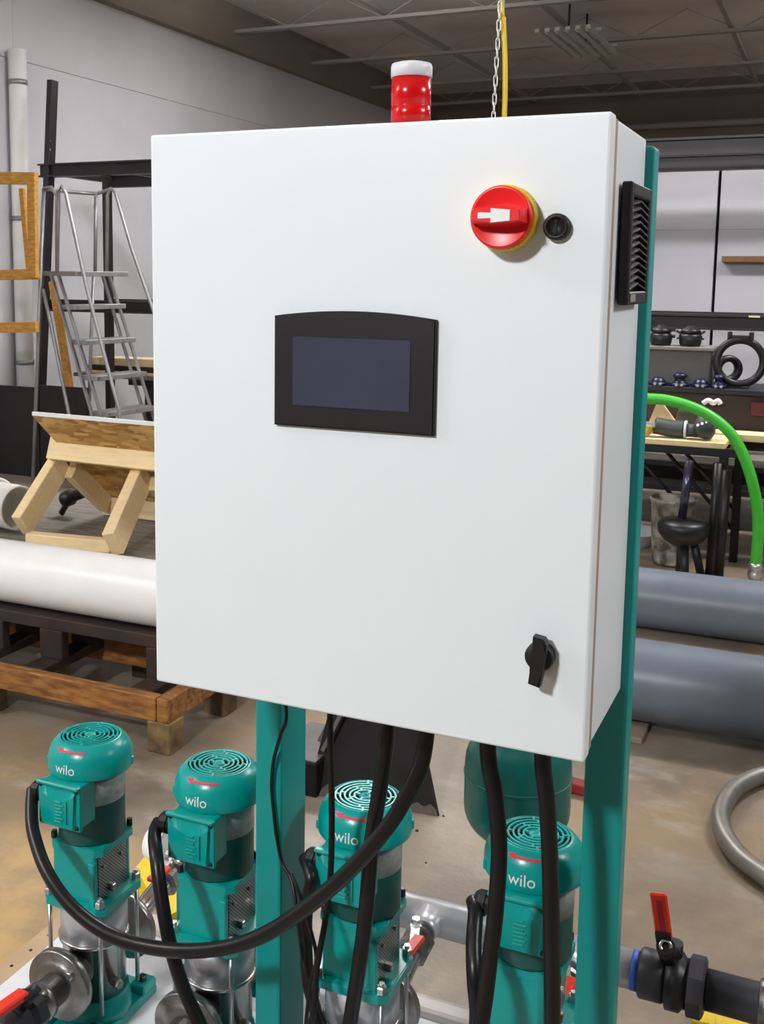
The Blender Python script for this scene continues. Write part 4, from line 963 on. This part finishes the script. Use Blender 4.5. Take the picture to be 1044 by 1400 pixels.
# ------------------------------------------------------------------ right side workbench and its clutter
BZ = 0.715
wb = thing('work_bench', 'black steel bench with pine top, right of the cabinet', 'bench', (0.1, 5.0, 0))
obj('bench_frame', MB().box((-0.9, 4.80, BZ-0.065), (0.40, 4.84, BZ-0.02)).box((-0.9, 5.22, BZ-0.065), (0.40, 5.26, BZ-0.02)).box((0.36, 4.84, BZ-0.065), (0.40, 5.22, BZ-0.02)), IRON, wb)
obj('bench_plank', MB().box((-0.9, 4.79, BZ-0.02), (0.345, 4.97, BZ+0.012), 0.004, 1), PINE, wb)
obj('bench_plank', MB().box((-0.9, 4.98, BZ-0.02), (0.37, 5.12, BZ+0.012), 0.004, 1), PINE, wb)
obj('bench_plank', MB().box((-0.9, 5.13, BZ-0.02), (0.52, 5.28, BZ+0.022), 0.004, 1), PINE, wb)
for (x, y) in ((0.335, 4.85), (0.385, 5.2), (-0.85, 4.85), (-0.85, 5.2)):
    obj('leg', MB().box((x-0.022, y-0.022, 0), (x+0.022, y+0.022, BZ-0.065), 0.002, 1), IRON, wb)
for (a, b2) in (((-0.210, 5.170, 0.611), (0.098, 5.170, 0.297)), ((-0.052, 5.200, 0.648), (0.368, 5.200, 0.192)), ((0.043, 5.240, 0.650), (0.400, 5.240, 0.259))):
    obj('brace', MB().cyl(a, b2, 0.011, 8), IRON, wb)
# pipe stand: black flange ring on three legs with a pole
ps = thing('pipe_stand', 'black pipe stand with round cast head and shiny pole under the bench', 'stand', (0.17, 4.75, 0))
px_, py_ = 0.172, 4.66
obj('head', MB().lathe([(0.05, 0.19), (0.10, 0.22), (0.13, 0.26), (0.135, 0.30), (0.115, 0.325), (0.03, 0.335)], (px_, py_, 0), n=28), IRON, ps)
obj('pole', MB().cyl((px_-0.012, py_, 0.32), (px_+0.012, py_, 0.645), 0.022, 14), mat('shiny_blue_black', (0.10, 0.10, 0.16, 1), 0.2, 0.8), ps)
for (dx, dy) in ((0.03, -0.10), (-0.02, 0.09), (0.10, 0.06)):
    obj('leg', MB().cyl((px_+dx*0.5, py_+dy*0.5, 0.21), (px_+dx, py_+dy, 0.0), 0.022, 10), IRON, ps)
for i, (x, y, t) in enumerate(((0.30, 4.80, 0.62), (0.355, 4.70, 0.60))):
    tag(obj('black_post', MB().cyl((x, y, 0), (x+0.012, y, t), 0.024, 12).lathe([(0.03, 0), (0.03, 0.02)], (x, y, 0), n=12), IRON), ('black iron post standing left of the bench leg', 'black iron post with shiny edge in front of bench leg')[i], 'post', 'black iron posts by the bench')
bk = thing('dirty_bucket', 'white plastic bucket caked with dirt under the bench', 'bucket', (0.075, 4.98, 0))
obj('shell', MB().lathe([(0.0, 0.01), (0.098, 0.01), (0.104, 0.02), (0.122, 0.36), (0.127, 0.36), (0.127, 0.375), (0.119, 0.375), (0.100, 0.03), (0.0, 0.03)], (0.075, 4.99, 0), n=32, caps=False), BUCKET, bk)
obj('rim', MB().torus((0.075, 4.99, 0.372), (0, 0, 1), 0.124, 0.006, 32, 6), BUCKET, bk)
tag(obj('white_basin', MB().lathe([(0.10, 0.0), (0.17, 0.085), (0.178, 0.09), (0.165, 0.09), (0.10, 0.012), (0, 0.012)], (-0.20, 5.35, 0.0), n=28, caps=False), BOWLW), 'shallow white plastic basin on floor left of the bucket', 'basin')
gh = [(-0.9, 4.62, 0.80), (-0.5, 4.66, 0.925), (-0.065, 4.680, 0.950), (0.084, 4.680, 0.943), (0.224, 4.680, 0.902), (0.335, 4.680, 0.833), (0.411, 4.680, 0.744), (0.475, 4.680, 0.605), (0.519, 4.700, 0.434), (0.533, 4.720, 0.278), (0.531, 4.740, 0.110)]
gr_ = thing('green_hose', 'bright green ribbed hose arching over the bench down to the floor', 'hose', (0.2, 4.7, 0))
obj('hose_run', MB().tube(gh, 0.028, 14, 16, ribs=0.03), GREEN, gr_)
e = Vector((0.531, 4.740, 0.118))
obj('hose_coupling', MB().lathe([(0.030, 0), (0.036, 0.01), (0.036, 0.03), (0.030, 0.035), (0.040, 0.05), (0.040, 0.07), (0.034, 0.085)], e, (0, 0.0, -1), 14), ZINC, gr_, 'silver hose coupling')
# fittings on the bench
ft = thing('pipe_assembly', 'grey pipe fittings joined with white tape lying on the pine bench', 'pipe fitting', (0.1, 4.87, BZ))
fz = BZ+0.066
obj('elbow', MB().tube([(-0.03, 4.86, fz+0.01), (0.02, 4.87, fz), (0.07, 4.87, fz-0.005), (0.12, 4.87, fz-0.005)], 0.046, 16, 5), GREYB, ft)
obj('tape_band', MB().lathe([(0.048, 0), (0.048, 0.012)], (0.125, 4.87, fz-0.005), (1, 0, 0), 18), PAPER, ft)
obj('reducer', MB().lathe([(0.036, 0), (0.036, 0.06), (0.030, 0.06)], (0.137, 4.87, fz-0.008), (1, 0, 0), 16), GREYB, ft)
obj('coupling_head', MB().lathe([(0.03, 0), (0.064, 0.02), (0.070, 0.05), (0.066, 0.085), (0.04, 0.10)], (0.18, 4.87, fz+0.020), (1, 0, 0), 20), GREYB, ft)
for k in range(3): obj('head_bolt', MB().hexbolt((0.20+k*0.022, 4.80, fz+0.03+0.01*k), (0, -1, 0.3), 0.009, 0.012), ZINC, ft)
tag(obj('metal_pipe', MB().cyl((-0.5, 4.88, BZ+0.065), (-0.07, 4.88, BZ+0.065), 0.016, 12).lathe([(0.026, 0), (0.026, 0.05)], (-0.08, 4.88, BZ+0.065), (1, 0, 0), 8, smooth=False), ALU), 'thin silver pipe lying on the bench behind the yellow elbow', 'pipe')
tag(obj('yellow_elbow', MB().tube([(-0.16, 4.82, BZ+0.033), (-0.10, 4.82, BZ+0.033), (-0.065, 4.825, BZ+0.036), (-0.052, 4.83, BZ+0.075)], 0.022, 12, 5), mat('brass_yellow', rgb(206, 168, 50), 0.35, 0.2)), 'yellow plastic elbow at left end of the bench', 'pipe fitting')
tag(obj('white_spigot', MB().cyl((-0.26, 4.82, BZ+0.036), (-0.165, 4.82, BZ+0.036), 0.024, 14), WPIPE), 'white pipe stub beside the yellow elbow', 'pipe fitting')
tag(obj('wood_offcut', MB().prism([(0, 0), (0.22, 0), (0.09, 0.17), (0.06, 0.175)], (-0.10, 5.0, BZ+0.013), (1, 0, 0), (0, 0, 1), 0.03, 0.003), PINE), 'pine offcut leaning behind the grey pipe fittings', 'wood scrap')
tag(obj('grey_plug', MB().lathe([(0.05, 0), (0.058, 0.01), (0.058, 0.06), (0.045, 0.065), (0.045, 0.13)], (0.06, 5.14, BZ+0.125), (1, -0.1, -0.25), 16), GREYB), 'grey rubber coupling lying behind the green hose', 'pipe fitting')
# higher shelf behind the bench
SH = 0.965
sc = thing('storage_cabinet', 'dark brown storage shelf unit behind the bench with valve parts on top', 'cabinet', (0.3, 5.5, 0))
obj('top_board', MB().box((-0.7, 5.28, SH-0.03), (1.6, 5.75, SH), 0.003, 1), mat('dark_blue_black', (0.016, 0.016, 0.026, 1), 0.4), sc)
obj('case', MB().box((-0.65, 5.32, 0.62), (1.5, 5.72, SH-0.03)), mat('dark_brown_case', rgb(58, 44, 40), 0.6, var=0.3, scale=5), sc)
obj('red_drawer', MB().box((0.42, 5.305, 0.82), (0.9, 5.325, 0.90), 0.003, 1), mat('dark_red_drawer', rgb(96, 36, 40), 0.5), sc, 'dark red drawer')
for x in (-0.6, 0.62, 1.45): obj('leg', MB().box((x-0.03, 5.34, 0), (x+0.03, 5.40, 0.62)), IRON, sc)
tag(obj('wrapped_crate', MB().box((0.54, 5.06, 0.45), (1.05, 5.27, 0.78), 0.02, 2).box((0.54, 5.06, 0.40), (1.05, 5.27, 0.45)).box((0.56, 5.08, 0), (0.62, 5.25, 0.40)).box((0.95, 5.08, 0), (1.0, 5.25, 0.40)), mat('grey_wrap', rgb(104, 98, 94), 0.35, var=0.25, scale=9)), 'grey wrapped crate right of the green hose', 'crate')
tbx = thing('grey_toolbox', 'grey metal box with rounded corner on the dark shelf unit', 'box', (-0.1, 5.5, SH))
obj('case', MB().box((-0.6, 5.40, SH), (0.19, 5.62, SH+0.20), 0.012, 2), TOOLG, tbx)
obj('lid', MB().box((-0.61, 5.39, SH+0.20), (0.20, 5.63, SH+0.225), 0.006, 1), mat('grey_lid', rgb(128, 126, 124), 0.5), tbx)
def valve_knob(x, label, wide):
    t = thing('black_valve_cap', label, 'valve', (x, 5.45, SH+0.225), 'black valve caps on the grey box')
    z = SH+0.225
    obj('neck', MB().lathe([(0.055, 0), (0.062, 0.02), (0.066, 0.06), (0.05, 0.075)], (x, 5.45, z), n=20), IRON, t)
    obj('cap', MB().lathe([(0.05, 0.07), (0.060, 0.082), (0.05, 0.098), (0.028, 0.106), (0.022, 0.118), (0, 0.12)], (x, 5.45, z), n=20), IRON, t)
    if wide: obj('side_bar', MB().box((x-0.085, 5.44, z+0.082), (x+0.08, 5.46, z+0.102)).box((x+0.02, 5.44, z+0.045), (x+0.08, 5.46, z+0.062)), IRON, t)
    else:
        for s in (-1, 1): obj('ear', MB().bar((x+s*0.05, 5.45, z+0.068), (x+s*0.08, 5.45, z+0.088), 0.016, 0.012).bar((x+s*0.05, 5.45, z+0.05), (x+s*0.076, 5.45, z+0.042), 0.014, 0.010), IRON, t)
p1 = (-0.104, 5.450, 1.125); p2 = (0.061, 5.450, 1.127)
valve_knob(p1[0], 'black valve cap with flat side bars on the grey box, left one', True)
valve_knob(p2[0], 'black valve cap with small ears on the grey box, right one', False)
rg = thing('coupling_ring', 'large black split coupling ring standing upright on the shelf unit', 'coupling', (0.38, 5.42, SH))
rc = Vector((0.341, 5.420, 1.111))
q = MB().lathe([(0.108, -0.035), (0.138, -0.035), (0.146, -0.02), (0.146, 0.02), (0.138, 0.035), (0.108, 0.035), (0.103, 0.0), (0.108, -0.035)], rc, (0.15, -1, 0.05), 44, caps=False)
obj('ring', q, IRON, rg)
for s in (-0.06, 0.055): obj('lug', MB().box((rc.x+s-0.012, 5.39, rc.z+0.125), (rc.x+s+0.012, 5.44, rc.z+0.172), 0.003, 1), IRON, rg)
obj('lug_bar', MB().box((rc.x-0.06, 5.39, rc.z+0.130), (rc.x+0.055, 5.44, rc.z+0.152), 0.003, 1), IRON, rg)
obj('ring_foot', MB().box((rc.x-0.07, 5.38, SH), (rc.x+0.06, 5.46, rc.z-0.135), 0.004, 1), IRON, rg)
tag(obj('small_ring', MB().lathe([(0.045, -0.025), (0.080, -0.025), (0.084, 0), (0.080, 0.025), (0.045, 0.025), (0.042, 0), (0.045, -0.025)], (rc.x-0.085, 5.69, SH+0.084), (0.5, -1, 0), 28, caps=False), IRON), 'smaller black ring standing behind the large coupling ring', 'coupling')
for i, (x, r, lab) in enumerate(((-0.09, 0.044, 'dark blue valve body on the shelf unit, leftmost of four'), (0.03, 0.05, 'dark blue valve body with round bonnet below the left black valve cap'), (0.145, 0.044, 'dark blue valve body with silver bolts left of the coupling ring'), (0.243, 0.04, 'dark blue flange part partly hidden by the coupling ring'))):
    t = thing('blue_valve_body', lab, 'valve', (x, 5.33, SH), 'blue valve bodies on the shelf unit')
    obj('bonnet', MB().lathe([(r*0.9, 0.0), (r*0.9, 0.02), (r*0.6, 0.03), (r*0.55, 0.05), (r*0.8, 0.055), (r*0.75, 0.068), (r*0.3, 0.078), (0, 0.08)] if i % 2 else [(r, 0), (r*0.95, 0.02), (r*0.7, 0.042), (r*0.25, 0.05), (0, 0.05)], (x, 5.332, SH), n=22), BLUED, t)
    obj('flange', MB().lathe([(r*1.1, 0.0), (r*1.1, 0.018)], (x, 5.332, SH), n=22), BLUED, t)
    obj('silver_bolt', MB().hexbolt((x-0.012, 5.332-r*1.08, SH+0.012), (0, -1, 0), 0.009, 0.01).hexbolt((x+0.018, 5.332-r*1.08, SH+0.012), (0, -1, 0), 0.009, 0.01), ZINC, t)
tag(obj('white_valve_tag', MB().tube([(0.17, 5.26, 0.88), (0.20, 5.26, 0.90), (0.225, 5.262, 0.885), (0.25, 5.262, 0.90), (0.265, 5.262, 0.88)], 0.014, 8, 4), PAPER), 'small white crumpled tag on front of the shelf unit', 'tag')
